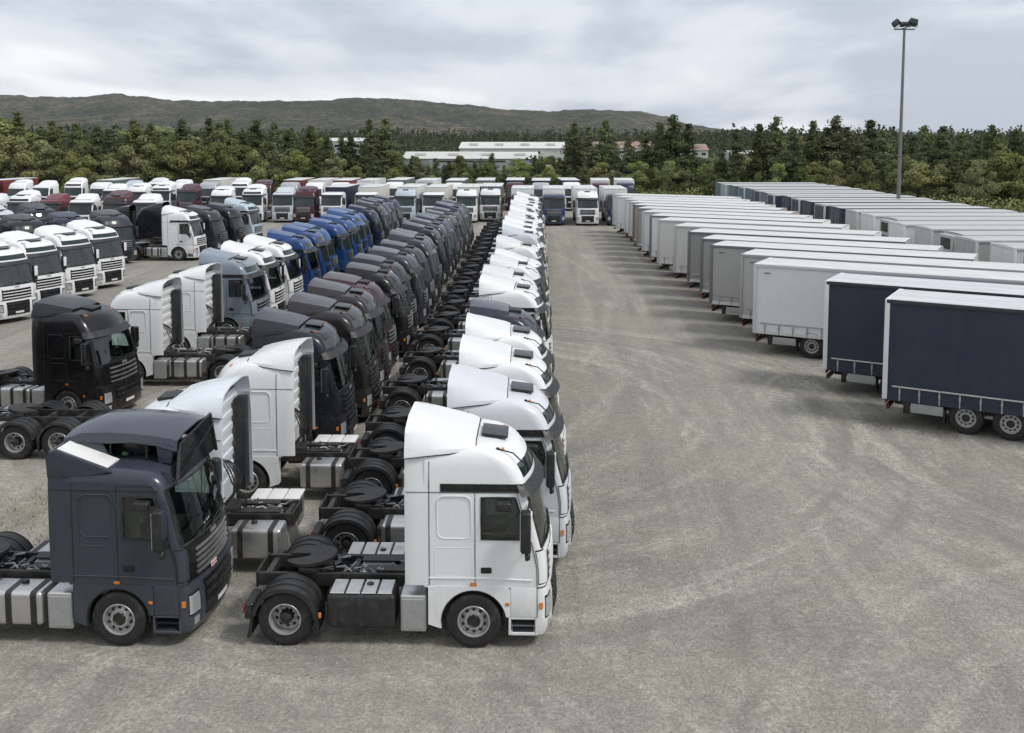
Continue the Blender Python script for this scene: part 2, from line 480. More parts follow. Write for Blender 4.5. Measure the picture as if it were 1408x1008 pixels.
# ------------------------------------------------------------------ tractor units
def make_wheel(front):
    """tyre, rim and hub meshes around the y axis, outer face towards -y; duals for the rear"""
    bm = bmesh.new()
    ro, wd = .53, .30
    tp = [(.30, -.10), (.315, -.145), (.40, -.155), (.475, -.15), (.515, -.13), (ro, -.10), (ro, -.062), (ro - .014, -.056), (ro - .014, -.044), (ro, -.038),
          (ro, .038), (ro - .014, .044), (ro - .014, .056), (ro, .062), (ro, .10), (.515, .13), (.475, .15), (.40, .155), (.315, .145), (.30, .10)]
    b_lathe(bm, tp, 40, close=True)
    if not front:
        b_lathe(bm, [(r, t + .34) for r, t in tp], 32, close=True)
    tyre = from_bm('tyre', bm, 'rubber', 40)
    bm = bmesh.new()
    if front:
        rp = [(.318, .10), (.318, -.135), (.305, -.15), (.285, -.148), (.278, -.12), (.268, -.06), (.24, -.055), (.175, -.10), (.165, -.115), (.13, -.115), (.13, -.02)]
    else:
        rp = [(.318, .10), (.318, -.135), (.305, -.15), (.288, -.148), (.280, -.10), (.272, .06), (.25, .075), (.175, .065), (.165, .055), (.14, .055), (.14, .14)]
    b_lathe(bm, rp, 36)
    rim = from_bm('rim', bm, 'steel_rim', 35)
    bm = bmesh.new()
    fy = -.115 if front else .055
    for i in range(10):
        a = 2 * math.pi * i / 10
        b_lathe(bm, [(.019, 0), (.019, -.035), (.0, -.04)], 6, (.150 * math.cos(a), fy, .150 * math.sin(a)))
    nuts = from_bm('wheel_nut_ring', bm, 'alloy', 35)
    bm = bmesh.new()
    hy = -.083 if front else .066
    for i in range(10):
        a = 2 * math.pi * (i + .5) / 10
        b_lathe(bm, [(.033, 0.012), (.033, -.006), (.0, -.007)], 10, (.216 * math.cos(a), hy, .216 * math.sin(a)))
    holes = from_bm('hand_hole_ring', bm, 'hub_dark', 35)
    bm = bmesh.new()
    if front: b_lathe(bm, [(.128, .0), (.122, -.12), (.105, -.135), (.095, -.118), (.0, -.12)], 20)
    else: b_lathe(bm, [(.138, .1), (.128, -.05), (.11, -.10), (.085, -.115), (.0, -.118)], 20)
    hub = from_bm('hub', bm, 'hub_dark', 35)
    return tyre, rim, nuts, holes, hub
WHEEL_F, WHEEL_R = make_wheel(True), make_wheel(False)
def mirrored_set(ws):
    return tuple(mirror_y(w) for w in ws)
WHEEL_FL, WHEEL_RL = mirrored_set(WHEEL_F), mirrored_set(WHEEL_R)
def add_wheels(kit, x, front, lod=2, y=None, r=.53):
    y = y or (1.07 if front else 1.08)
    for s, ws in ((-1, WHEEL_F if front else WHEEL_R), (1, WHEEL_FL if front else WHEEL_RL)):
        w = kit.add('wheel', ws[0], None, (x, s * y, r), None, None, lod)
        kit.add('rim', ws[1], None, None, None, w, 2)
        kit.add('hub', ws[4], None, None, None, w, 1)
        k1 = kit.add('wheel_nut_ring', ws[2], None, None, None, w, 0)
        kit.add('hand_hole_ring', ws[3], None, None, None, w, 0)

class Cab:
    """cab shape as a stack of rounded plan outlines; columns run from the front centre round the corner to the rear"""
    def __init__(s, levels, xr=-.95): s.lv = levels; s.xr = xr
    def par(s, z):
        L = s.lv
        if z <= L[0][0]: return L[0][1:]
        for a, b in zip(L, L[1:]):
            if z <= b[0]:
                t = (z - a[0]) / (b[0] - a[0]); return tuple(p + (q - p) * t for p, q in zip(a[1:], b[1:]))
        return L[-1][1:]
    def ring(s, z):
        xf, w, b, r = s.par(z)
        pts = []
        for t in (0, .25, .5, .75, 1.0):
            pts.append((xf - b * t * t, (w - r) * t))                # 0..4
        k = 5
        for i in range(1, k + 1):
            a = math.pi / 2 * i / k
            pts.append((xf - b - r + r * math.cos(a), w - r + r * math.sin(a)))   # 5..9
        xe = xf - b - r
        last = xe
        for x in (xe - .055, .15, .03, -.40, -.82, s.xr + .03):       # 10..15
            last = min(x, last - .02); pts.append((last, w))
        pts.append((s.xr, w - .03)); pts.append((s.xr, w * .5)); pts.append((s.xr, 0))   # 16..18
        return pts
    def point(s, z, c):
        rg = s.ring(z); i = min(int(c), len(rg) - 2); t = c - i
        return Vector((rg[i][0] + (rg[i + 1][0] - rg[i][0]) * t, rg[i][1] + (rg[i + 1][1] - rg[i][1]) * t, z))
    def grid(s):
        NZ = [l[0] for l in s.lv]
        return NZ, [s.ring(z) for z in NZ]
    def cells(s, name, test, mat, off=0.0, sides=(1, -1), cap=False):
        """mesh of the cells whose (z0, z1, column) pass test"""
        NZ, RG = s.grid(); V, F, ix = [], [], {}
        def vid(i, j, sd):
            if j in (0, 18): sd = 1
            k = (i, j, sd)
            if k not in ix:
                x, y = RG[i][j]; ix[k] = len(V); V.append((x, y * sd, NZ[i]))
            return ix[k]
        for i in range(len(NZ) - 1):
            for j in range(18):
                if not test(NZ[i] + 1e-4, NZ[i + 1] - 1e-4, j): continue
                for sd in sides:
                    q = (vid(i, j, sd), vid(i, j + 1, sd), vid(i + 1, j + 1, sd), vid(i + 1, j, sd))
                    F.append(q if sd == 1 else q[::-1])
        if cap:
            i = len(NZ) - 1
            loop = [vid(i, j, 1) for j in range(19)] + [vid(i, j, -1) for j in range(17, 0, -1)]
            cx = sum(V[k][0] for k in loop) / len(loop)
            V.append((cx, 0, NZ[-1] + .025)); c_ = len(V) - 1
            for a, b in zip(loop, loop[1:] + loop[:1]): F.append((a, b, c_))
        me = mesh_from(name, V, F, mat, 40)
        if off:
            nrm = [v.normal.copy() for v in me.vertices]
            for v, q in zip(me.vertices, nrm): v.co += q * off
        return me
    def patch(s, name, c0, c1, z0, z1, off, thick, mat, nu=8, nv=3, sides=(1, -1), tilt=0.0, through=False):
        """solid panel that follows the outline, lifted by off; tilt pushes its lower edge out"""
        bm = bmesh.new()
        def out(z, c):
            p = s.point(z, c); q = s.point(z, min(c + .05, 17.9)); d = (q - p)
            if d.length < 1e-6: d = Vector((0, 1, 0))
            nn = Vector((d.y, -d.x, 0)).normalized()
            return p, nn
        rows = []
        cs = [c0 + (c1 - c0) * i / nu for i in range(nu + 1)]
        runs = []
        if through:
            runs.append([(c, 1) for c in reversed(cs)] + [(c, -1) for c in cs if c > 1e-6])
        else:
            for sd in sides: runs.append([(c, sd) for c in cs])
        for run in runs:
            A, B = [], []
            for j in range(nv + 1):
                t = j / nv; z = z0 + (z1 - z0) * t
                ra, rb = [], []
                for c, sd in run:
                    p, nn = out(z, c)
                    o1 = off + tilt * (1 - t)
                    a, b = p + nn * (o1 + thick), p + nn * o1
                    ra.append(bm.verts.new((a.x, a.y * sd, a.z))); rb.append(bm.verts.new((b.x, b.y * sd, b.z)))
                A.append(ra); B.append(rb)
            m_ = len(run)
            for j in range(nv):
                for i in range(m_ - 1):
                    bm.faces.new((A[j][i], A[j][i + 1], A[j + 1][i + 1], A[j + 1][i])); bm.faces.new((B[j][i], B[j + 1][i], B[j + 1][i + 1], B[j][i + 1]))
            for i in range(m_ - 1):
                bm.faces.new((A[0][i], B[0][i], B[0][i + 1], A[0][i + 1])); bm.faces.new((A[nv][i], A[nv][i + 1], B[nv][i + 1], B[nv][i]))
            for j in range(nv):
                bm.faces.new((A[j][0], A[j + 1][0], B[j + 1][0], B[j][0])); bm.faces.new((A[j][m_ - 1], B[j][m_ - 1], B[j + 1][m_ - 1], A[j + 1][m_ - 1]))
        return from_bm(name, bm, mat, 40)

HIGH = [(1.20, 1.47, 1.215, .10, .17), (1.50, 1.47, 1.22, .10, .17), (1.80, 1.455, 1.22, .11, .17), (1.97, 1.43, 1.22, .12, .18), (2.15, 1.395, 1.22, .13, .19),
        (2.35, 1.35, 1.22, .135, .20), (2.55, 1.305, 1.215, .14, .20), (2.75, 1.258, 1.212, .145, .21), (2.95, 1.21, 1.208, .15, .22), (3.05, 1.185, 1.205, .15, .22), (3.20, 1.14, 1.20, .16, .23), (3.27, 1.115, 1.195, .16, .24),
        (3.40, 1.055, 1.185, .16, .25), (3.52, .985, 1.172, .16, .27), (3.62, .90, 1.155, .16, .29), (3.70, .79, 1.13, .16, .31), (3.77, .64, 1.09, .16, .33), (3.82, .44, 1.03, .16, .34), (3.855, .18, .94, .15, .34), (3.875, -.05, .82, .14, .32)]
ROUND = [(1.20, 1.46, 1.215, .14, .22), (1.50, 1.455, 1.22, .15, .22), (1.80, 1.43, 1.22, .16, .23), (1.95, 1.40, 1.22, .17, .24), (2.12, 1.355, 1.22, .18, .25),
         (2.35, 1.295, 1.215, .19, .26), (2.55, 1.24, 1.21, .19, .26), (2.75, 1.18, 1.205, .20, .27), (2.93, 1.12, 1.20, .20, .28), (3.05, 1.075, 1.195, .21, .29), (3.20, 1.005, 1.185, .21, .30),
         (3.33, .93, 1.172, .21, .31), (3.44, .845, 1.155, .21, .32), (3.54, .735, 1.13, .21, .34), (3.62, .60, 1.09, .20, .36), (3.68, .42, 1.04, .19, .37), (3.72, .20, .96, .18, .36), (3.745, -.05, .84, .16, .34)]
MID = [(1.20, 1.46, 1.215, .12, .18), (1.50, 1.455, 1.22, .12, .18), (1.80, 1.44, 1.22, .13, .19), (1.95, 1.41, 1.22, .14, .2), (2.12, 1.37, 1.22, .15, .2),
       (2.35, 1.315, 1.218, .15, .2), (2.55, 1.265, 1.215, .15, .2), (2.75, 1.215, 1.21, .15, .2), (2.93, 1.165, 1.205, .16, .2), (3.05, 1.13, 1.20, .16, .2), (3.16, 1.08, 1.195, .16, .21), (3.26, 1.01, 1.18, .16, .22), (3.34, .90, 1.155, .16, .24), (3.39, .72, 1.11, .15, .25), (3.42, .45, 1.03, .14, .26), (3.435, .1, .92, .13, .26)]

def arch_profile(cx, cz, ri, a0, a1, box, k=22):
    """list of (inner, outer) point pairs from an arc to the edge of a box (x0, x1, z0, z1)"""
    out = []
    for i in range(k + 1):
        a = R(a0 + (a1 - a0) * i / k); c, s = math.cos(a), math.sin(a)
        t = 1e9
        if c > 1e-6: t = min(t, (box[1] - cx) / c)
        if c < -1e-6: t = min(t, (box[0] - cx) / c)
        if s > 1e-6: t = min(t, (box[3] - cz) / s)
        if s < -1e-6: t = min(t, (box[2] - cz) / s)
        t = max(t, ri + .012)
        out.append(((cx + ri * c, cz + ri * s), (cx + t * c, cz + t * s)))
    return out
def b_strip(bm, pairs, y0, y1):
    rows = []
    for a, b in pairs:
        rows.append([bm.verts.new((a[0], y0, a[1])), bm.verts.new((b[0], y0, b[1])), bm.verts.new((b[0], y1, b[1])), bm.verts.new((a[0], y1, a[1]))])
    for A, B in zip(rows, rows[1:]):
        for j in range(4): bm.faces.new((A[j], A[(j + 1) % 4], B[(j + 1) % 4], B[j]))
    bm.faces.new(rows[0][::-1]); bm.faces.new(rows[-1])

def rounded_rect(x0, x1, z0, z1, r, k=5):
    pts = []
    for cx, cz, a in ((x1 - r, z1 - r, 0), (x0 + r, z1 - r, 90), (x0 + r, z0 + r, 180), (x1 - r, z0 + r, 270)):
        for i in range(k + 1):
            t = R(a + 90 * i / k); pts.append((cx + r * math.cos(t), cz + r * math.sin(t)))
    return pts

def make_fairing(style):
    """roof air deflector shell"""
    if style == 'high':
        secs = [(.02, 3.935, .74, 3.905, .93, 3.80), (-.12, 3.985, .80, 3.95, 1.03, 3.79), (-.45, 4.08, .86, 4.02, 1.11, 3.75), (-.85, 4.19, .91, 4.10, 1.155, 3.72), (-1.12, 4.27, .94, 4.15, 1.17, 3.69), (-1.30, 4.33, .96, 4.17, 1.175, 3.67)]
    elif style == 'round':
        secs = [(.0, 3.80, .72, 3.775, .90, 3.68), (-.2, 3.87, .80, 3.83, 1.03, 3.65), (-.5, 3.95, .86, 3.89, 1.11, 3.61), (-.85, 4.03, .90, 3.95, 1.155, 3.57), (-1.12, 4.08, .93, 3.98, 1.17, 3.54), (-1.30, 4.11, .95, 3.99, 1.175, 3.52)]
    else:
        secs = [(.35, 3.46, .70, 3.45, .88, 3.42), (0, 3.60, .78, 3.55, 1.02, 3.39), (-.4, 3.78, .82, 3.71, 1.11, 3.33), (-.85, 3.93, .85, 3.85, 1.16, 3.28), (-1.12, 3.98, .86, 3.90, 1.17, 3.26), (-1.30, 4.0, .87, 3.91, 1.175, 3.24)]
    V, F = [], []
    for x, zc, yt, zt, yb, zb in secs:
        ys = [(-yb, zb), (-(yb * .985), zb + (zt - zb) * .30), (-(yt + (yb - yt) * .30), zt - .035), (-yt, zt + .02), (-yt * .5, zc - .015), (0, zc - .01), (yt * .5, zc - .015), (yt, zt + .02), (yt + (yb - yt) * .30, zt - .035), (yb * .985, zb + (zt - zb) * .30), (yb, zb)]
        V += [(x, y, z) for y, z in ys]
    m_ = 11
    for i in range(len(secs) - 1):
        for j in range(m_ - 1):
            F.append((i * m_ + j, (i + 1) * m_ + j, (i + 1) * m_ + j + 1, i * m_ + j + 1))
    bm = bmesh.new()
    vs = [bm.verts.new(v) for v in V]
    for f in F: bm.faces.new([vs[k] for k in f])
    bmesh.ops.recalc_face_normals(bm, faces=bm.faces)
    bmesh.ops.solidify(bm, geom=bm.faces[:], thickness=.035)
    gap = bmesh.new()
    for sd in (-1, 1): b_tube(gap, [(x, sd * (yb + .006), zb + .002) for x, zc, yt, zt, yb, zb in secs], .011, 4)
    x, zc, yt, zt, yb, zb = secs[0]
    b_tube(gap, [(x + .012, -yb, zb), (x + .012, -yt, zt), (x + .012, 0, zc - .03), (x + .012, yt, zt), (x + .012, yb, zb)], .011, 4)
    return from_bm('roof_fairing', bm, 'paint', 24), from_bm('fairing_gap', gap, 'rubber')

CHASSIS = {}
def make_chassis(kit, wb=3.6, tandem=False, tank='alloy', stub=False, lod_small=1):
    """rails, axle, mudguards, coupling plate, tanks and boxes behind the cab"""
    rear = -wb - (1.35 if tandem else 0) - .72
    if stub: rear = -2.62
    bm = bmesh.new()
    for s in (-1, 1): b_box(bm, rear, .75, s * .42 - .04, s * .42 + .04, .84, 1.10, .01, 1)
    for x in ([-.9, -1.7, -2.5] if stub else [-.9, -1.7, -2.45, -3.05, -wb - .55] + ([-wb - 1.5] if tandem else [])): b_box(bm, x - .06, x + .06, -.378, .378, .88, 1.06, .01, 1)
    b_box(bm, rear - .045, rear - .002, -.46, .46, .80, 1.12, .01, 1)
    kit.add('chassis_frame', from_bm('chassis_frame', bm, 'chassis'))
    bm = bmesh.new()
    rng = random.Random(5)
    for i in range(26):
        x = rng.uniform(max(rear + .3, -wb + .1), -1.0); y = rng.uniform(-.3, .3); z = rng.uniform(.82, .98); s = rng.uniform(.06, .17)
        b_box(bm, x - s, x + s, y - s * .6, y + s * .6, z - s * .5, z + s * .45, .02, 1, Matrix.Translation((x, y, z)) @ Matrix.Rotation(rng.uniform(0, 3), 4, 'Z') @ Matrix.Translation((-x, -y, -z)))
    kit.add('valve_cluster', from_bm('valve_cluster', bm, 'chassis'), lod=0, kind='stuff')
    bm = bmesh.new()
    for i in range(34):
        x = rng.uniform(max(rear + .2, -wb + .05), -1.0); y = rng.uniform(-.36, .36); z = rng.uniform(.98, 1.06)
        pts = [(x, y, z)]
        for q in range(4): pts.append((pts[-1][0] + rng.uniform(-.18, .18), min(.37, max(-.37, pts[-1][1] + rng.uniform(-.15, .15))), min(1.16, max(.95, pts[-1][2] + rng.uniform(-.06, .08)))))
        b_tube(bm, pts, rng.uniform(.008, .022), 5)
    kit.add('hose', from_bm('hose', bm, 'galvanised'), lod=0, kind='stuff')
    for y in (-.2, .17):
        bm = bmesh.new(); b_lathe(bm, [(0, -.36), (.10, -.34), (.125, -.28), (.125, .28), (.10, .34), (0, .36)], 14, (-2.0 if not stub else -1.9, y, .95), 'x')
        kit.add('air_tank', from_bm('air_tank', bm, 'galvanised'), lod=1)
    bm = bmesh.new(); b_box(bm, -1.35, -.96, -.34, .34, .80, 1.18, .06, 2); b_box(bm, -1.55, -1.36, -.16, .2, .84, 1.05, .05, 2)
    kit.add('gearbox', from_bm('gearbox', bm, 'chassis'), lod=1)
    bm = bmesh.new()
    for i in range(7):
        y = -.30 + .1 * i; x1 = max(rear + .1, -wb)
        pts = [(x1 + (-.95 - x1) * k / 8, y + rng.uniform(-.05, .05), 1.0 + rng.uniform(-.03, .06)) for k in range(9)]
        b_tube(bm, pts, .014, 5)
    kit.add('air_line', from_bm('air_line', bm, 'rubber'), lod=0, kind='stuff')
    bm = bmesh.new()
    for i, y in enumerate((-.3, -.15, 0, .15, .3)):
        pts = [(-.98, y, 2.1 + .06 * i)] + [(-1.02 - .25 * math.sin(math.pi * t / 6), y + .03 * math.sin(t * 2 + i), 2.1 - .95 * t / 6 + (.05 if t % 2 else 0)) for t in range(1, 7)] + [(-1.5, y, 1.06)]
        b_tube(bm, pts, .018, 5)
    kit.add('coiled_cable', from_bm('coiled_cable', bm, 'rubber'), lod=0, kind='stuff')
    bm = bmesh.new()
    b_box(bm, -1.28, -1.02, -1.02, -.66, 1.25, 3.50, .05)
    kit.add('air_intake_duct', from_bm('air_intake_duct', bm, 'plastic'), lod=1)
    # catwalk
    bm = bmesh.new()
    x0, x1 = max(rear + .15, -2.35), -1.42
    b_box(bm, x0, x1, .10, .40, 1.104, 1.13, .006, 1); b_box(bm, x0 + .15, x1, -.36, -.1, 1.104, 1.135, .006, 1)
    kit.add('catwalk', from_bm('catwalk', bm, 'chassis'), lod=0)
    if not stub:
        axles = [-wb] + ([-wb - 1.32] if tandem else [])
        for ax in axles:
            add_wheels(kit, ax, False)
            bm = bmesh.new()
            b_lathe(bm, [(.09, -.95), (.09, .95)], 10, (ax, 0, .53)); b_lathe(bm, [(.02, -.22), (.2, -.16), (.23, 0), (.2, .16), (.02, .22)], 12, (ax, 0, .53))
            kit.add('axle', from_bm('axle', bm, 'chassis'), lod=0)
            bm = bmesh.new()
            ri = .605
            arcp = [((ax + ri * math.cos(R(a)), .53 + ri * math.sin(R(a))), (ax + (ri + .022) * math.cos(R(a)), .53 + (ri + .022) * math.sin(R(a)))) for a in range(2, 177, 7)]
            b_strip(bm, arcp, .60, 1.262)
            lip = [((ax + (ri - .05) * math.cos(R(a)), .53 + (ri - .05) * math.sin(R(a))), (ax + (ri + .032) * math.cos(R(a)), .53 + (ri + .032) * math.sin(R(a)))) for a in range(2, 177, 7)]
            b_strip(bm, lip, 1.264, 1.288)
            for yy in (.78, 1.02):
                rib = [((ax + (ri + .024) * math.cos(R(a)), .53 + (ri + .024) * math.sin(R(a))), (ax + (ri + .038) * math.cos(R(a)), .53 + (ri + .038) * math.sin(R(a)))) for a in range(12, 169, 9)]
                b_strip(bm, rib, yy, yy + .05)
            b_box(bm, ax + ri - .01, ax + ri + .03, .62, 1.25, .26, .56, .008, 1)
            if ax == axles[-1]: b_box(bm, ax - ri - .16, ax - ri + .01, .62, 1.27, .54, .86, .03, 1)
            mg = from_bm('rear_mudguard', bm, 'plastic')
            kit.both('rear_mudguard', mg, None, None, None, 2)
        ax = axles[-1]
        bm = bmesh.new()
        b_prism(bm, [(ax - .655, .56), (ax - .62, .56), (ax - .66, .18), (ax - .73, .16)], .64, 1.25)
        kit.both('mudflap', from_bm('mudflap', bm, 'rubber'), None, None, None, 0)
        kit.both('tail_light', box_mesh('tail_light', 'red_lamp', (ax - .80, ax - .765, .98, 1.24, .66, .80), bev=.012), None, None, None, 1)
        kit.both('side_marker', box_mesh('side_marker', 'orange_lamp', (-wb + .645, -wb + .70, 1.225, 1.262, .58, .68), bev=.01), None, None, None, 0)
        # coupling plate
        fx = -wb + .25
        bm = bmesh.new()
        prof = []
        for i in range(33):
            a = R(200 + 320 * i / 32) if False else R(-160 + 320 * i / 32)
            prof.append((fx + .50 * math.cos(a), .46 * math.sin(a)))
        loop = prof + [(fx - .30, .13), (fx - .02, .05), (fx - .02, -.05), (fx - .30, -.13)]
        # plate lies in x-y, slot towards the rear
        a_ = [bm.verts.new((x, y, 1.285 + (x - fx) * .09)) for x, y in loop]; b_ = [bm.verts.new((x, y, 1.215 + (x - fx) * .09)) for x, y in loop]
        bm.faces.new(a_); bm.faces.new(b_[::-1])
        for i in range(len(loop)): bm.faces.new((a_[i], b_[i], b_[(i + 1) % len(loop)], a_[(i + 1) % len(loop)]))
        fw = kit.add('fifth_wheel', from_bm('fifth_wheel', bm, 'chassis', 30))
        for s in (-1, 1): kit.add('mounting_bracket', box_mesh('mounting_bracket', 'chassis', (fx - .15, fx + .2, s * .45 - .05, s * .45 + .05, 1.105, 1.2)), None, None, None, fw, 0)
    else:
        bm = bmesh.new()
        for s in (-1, 1):
            b_prism(bm, [(-2.62, 0), (-2.22, 0), (-2.36, .836), (-2.48, .836)], s * .42 - .05, s * .42 + .05)
        kit.add('support_stand', from_bm('support_stand', bm, 'galvanised'))
    # fuel tank and boxes
    tx0, tx1 = (-2.55, -1.42) if stub else (-2.80, -1.50)
    for s in (-1, 1):
        y0, y1 = (-1.215, -.56) if s < 0 else (.56, 1.215)
        bm = bmesh.new(); b_box(bm, tx0, tx1, y0, y1, .36, 1.02, .09, 4)
        tk = kit.add('fuel_tank', from_bm('fuel_tank', bm, 'plastic' if tank == 'black' else 'alloy'))
        for f in ((.2, .8) if stub else (.12, .5, .88)):
            xs = tx0 + (tx1 - tx0) * f
            bm = bmesh.new(); b_box(bm, xs - .03, xs + .03, y0 - .008, y1 + .008, .352, 1.028, .09, 4)
            kit.add('tank_strap', from_bm('tank_strap', bm, 'chassis' if tank != 'black' else 'plastic'), None, None, None, tk, 0)
        bm = bmesh.new(); b_lathe(bm, [(.07, 0), (.07, .05), (.055, .06), (.0, .062)], 14, ((tx0 + tx1) / 2 + .12, (y0 + y1) / 2 - .1 * s, 1.018), 'z')
        kit.add('tank_cap', from_bm('tank_cap', bm, 'gloss_black'), None, None, None, tk, 0)
        if stub and s < 0:
            bm = bmesh.new()
            for i in range(3): b_box(bm, tx0 - .02 + i * .40, tx0 + .36 + i * .40, y0 - .02, y1 + .02, 1.026, 1.085, .03, 2)
            kit.add('tank_cover', from_bm('tank_cover', bm, 'white_sheet'), None, None, None, tk, 1, 'stuff')
        if tank == 'black':
            bm = bmesh.new()
            for i in range(4):
                xa = tx0 + .05 + i * .305; b_box(bm, xa, xa + .275, y0 + .04, y1 - .03, 1.024, 1.055, .012, 1)
            kit.add('tread_plate', from_bm('tread_plate', bm, 'alloy'), None, None, None, tk, 1)
        if not stub:
            bm = bmesh.new(); b_box(bm, -1.40, -.90, y0 + .02, y1 + (.0 if s > 0 else 0), .30, 1.02, .05, 3)
            bx = kit.add('battery_box', from_bm('battery_box', bm, 'alloy'), lod=1)
            yy = (y0 + .012, y0 + .03) if s < 0 else (y1 - .008, y1 + .006)
            bm = bmesh.new(); b_box(bm, -1.36, -.94, yy[0], yy[1], .36, .95, .008, 1)
            kit.add('box_cover', from_bm('box_cover', bm, 'galvanised'), None, None, None, bx, 0)
    add_wheels(kit, 0, True)

def make_truck(style, tank='alloy', wb=3.6, tandem=False, stub=False, strip=True, visor='plastic', grille='gloss_black', bonnet_bars=4, glass='glass', fairing=True, box_len=0):
    k = Kit()
    cab = Cab({'high': HIGH, 'round': ROUND, 'mid': MID}[style])
    ws0, ws1 = (1.97, 3.05) if style == 'high' else (1.95, 2.93) if style == 'round' else (1.95, 3.05)
    sw0, sw1 = (2.15, 2.95) if style == 'high' else (2.12, 2.93)
    is_ws = lambda a, b, j: a > ws0 - .01 and b < ws1 + .01 and j < 6
    is_sw = lambda a, b, j: a > sw0 - .01 and b < sw1 + .01 and j == 10
    is_up = (lambda a, b, j: style == 'high' and a > 3.26 and b < 3.53 and j < 5)
    is_door = lambda a, b, j: b < ws1 + .16 and 9 <= j <= 11 and not is_sw(a, b, j)
    is_rear = lambda a, b, j: j >= 16
    is_body = lambda a, b, j: not (is_ws(a, b, j) or is_sw(a, b, j) or is_up(a, b, j) or is_door(a, b, j) or is_rear(a, b, j))
    shell = k.add('cab_shell', cab.cells('cab_shell', is_body, 'paint', cap=True), 'paint')
    for sd in (-1, 1):
        me = cab.cells('door', is_door, 'paint', sides=(sd,))
        bm = bmesh.new(); bm.from_mesh(me)
        b_box(bm, .70, 1.205, min(sd * 1.17, sd * 1.222), max(sd * 1.17, sd * 1.222), .63, 1.215, .02, 2)
        me2 = from_bm('door', bm, 'paint', 40, fix=False)
        d = k.add('door', me2, 'paint')
        k.add('window', cab.cells('window', is_sw, glass, sides=(sd,), off=-.012), None, None, None, d, 2)
        bm = bmesh.new()
        b_box(bm, .14, .34, min(sd * 1.212, sd * 1.236), max(sd * 1.212, sd * 1.236), 1.49, 1.60, .022, 2)
        k.add('handle', from_bm('handle', bm, 'gloss_black'), None, None, None, d, 1)
        bm = bmesh.new()
        lo, hi = sw0, sw1
        loop = [cab.point(lo + (hi - lo) * t, 10) for t in (0, .5, 1)] + [cab.point(hi, 10.5)] + [cab.point(lo + (hi - lo) * t, 11) for t in (1, .5, 0)] + [cab.point(lo, 10.5)]
        b_tube(bm, [(p.x, p.y * sd, p.z) for p in loop], .022, 6, True)
        k.add('window_seal', from_bm('window_seal', bm, 'rubber'), None, None, None, d, 0)
        bm = bmesh.new()
        b_tube(bm, [(1.205, sd * 1.224, .63)] + [tuple(Vector((q.x, q.y * sd, q.z)) + Vector((0, sd * .003, 0))) for q in [cab.point(z, 9) for z in (1.22, 1.6, 2.0, 2.4, 2.8, ws1 + .1)]] +
               [tuple(Vector((q.x, q.y * sd, q.z)) + Vector((0, sd * .003, 0))) for q in [cab.point(z, 12) for z in (ws1 + .1, 2.6, 2.0, 1.22)]], .008, 4)
        k.add('door_seam', from_bm('door_seam', bm, 'rubber'), None, None, None, d, 0)
        # bunk panel relief and lower locker outline
        bm = bmesh.new()
        for (xa, xb, za, zb, rr, rad) in ((-.68, -.04, 2.16, 2.98, .14, .013), (-.72, -.02, 1.42, 1.98, .04, .007)):
            b_tube(bm, [(x, sd * 1.219, z) for x, z in rounded_rect(xa, xb, za, zb, rr)], rad, 5, True)
        b_tube(bm, [(-.84, sd * 1.221, 1.42 - .03), (.2, sd * 1.222, 1.39), (1.1, sd * 1.221, 1.36)], .016, 5)
        k.add('body_crease', from_bm('body_crease', bm, 'paint'), 'paint', None, None, shell, 0)
        bm = bmesh.new()
        b_tube(bm, [(x, sd * (cab.par(3.045)[1] + .004), 3.045) for x in (-1.28, -.5, .3, .85)], .007, 4)
        b_tube(bm, [(-.835, sd * (cab.par(z)[1] + .003), z) for z in (1.25, 1.9, 2.6, 3.2, cab.lv[-6][0])], .009, 4)
        k.add('panel_gap', from_bm('panel_gap', bm, 'rubber'), None, None, None, shell, 0, 'stuff')
        if strip and style == 'high':
            bm = bmesh.new()
            for za, zb in ((3.06, 3.21),):
                A = [Vector((x, sd * (cab.par(z)[1] + o), z)) for o in (.012, -.02) for z in (za, zb) for x in (-.62, .92)]
                q = [bm.verts.new(p) for p in A]
                for f in ((0, 1, 3, 2), (4, 6, 7, 5), (0, 4, 5, 1), (2, 3, 7, 6), (0, 2, 6, 4), (1, 5, 7, 3)): bm.faces.new([q[i] for i in f])
            k.add('side_strip', from_bm('side_strip', bm, 'gloss_black'), None, None, None, shell, 1)
        # rear side fairing
        top = 3.72 if style == 'high' else 3.56 if style == 'round' else 3.28
        V = []; zs = [1.24, 1.9, 2.6, 3.1, top]
        bm = bmesh.new(); rows = []
        for z in zs:
            w = cab.par(z)[1] + .004
            rows.append([[bm.verts.new((x, sd * (w - o - yy), z)) for x, yy in ((-.845, 0), (-1.05, 0), (-1.22, .006), (-1.30, .03))] for o in (0, .03)])
        for A, B in zip(rows, rows[1:]):
            for o in (0, 1):
                for i in range(3): bm.faces.new((A[o][i], A[o][i + 1], B[o][i + 1], B[o][i]))
            bm.faces.new((A[0][3], A[1][3], B[1][3], B[0][3])); bm.faces.new((A[0][0], B[0][0], B[1][0], A[1][0]))
        for A in (rows[0], rows[-1]):
            for i in range(3): bm.faces.new((A[0][i], A[0][i + 1], A[1][i + 1], A[1][i]))
        k.add('side_fairing', from_bm('side_fairing', bm, 'paint', 40), 'paint')
        # mirrors
        mx = cab.par(2.5)[0] - .33
        bm = bmesh.new(); b_box(bm, mx - .09, mx + .10, min(sd * 1.36, sd * 1.60), max(sd * 1.36, sd * 1.60), 2.02, 2.80, .055, 3)
        mr = k.add('mirror', from_bm('mirror', bm, 'plastic'), None, None, None, None, 1)
        bm = bmesh.new(); b_box(bm, mx - .105, mx - .088, min(sd * 1.385, sd * 1.575), max(sd * 1.385, sd * 1.575), 2.06, 2.76, .006, 1)
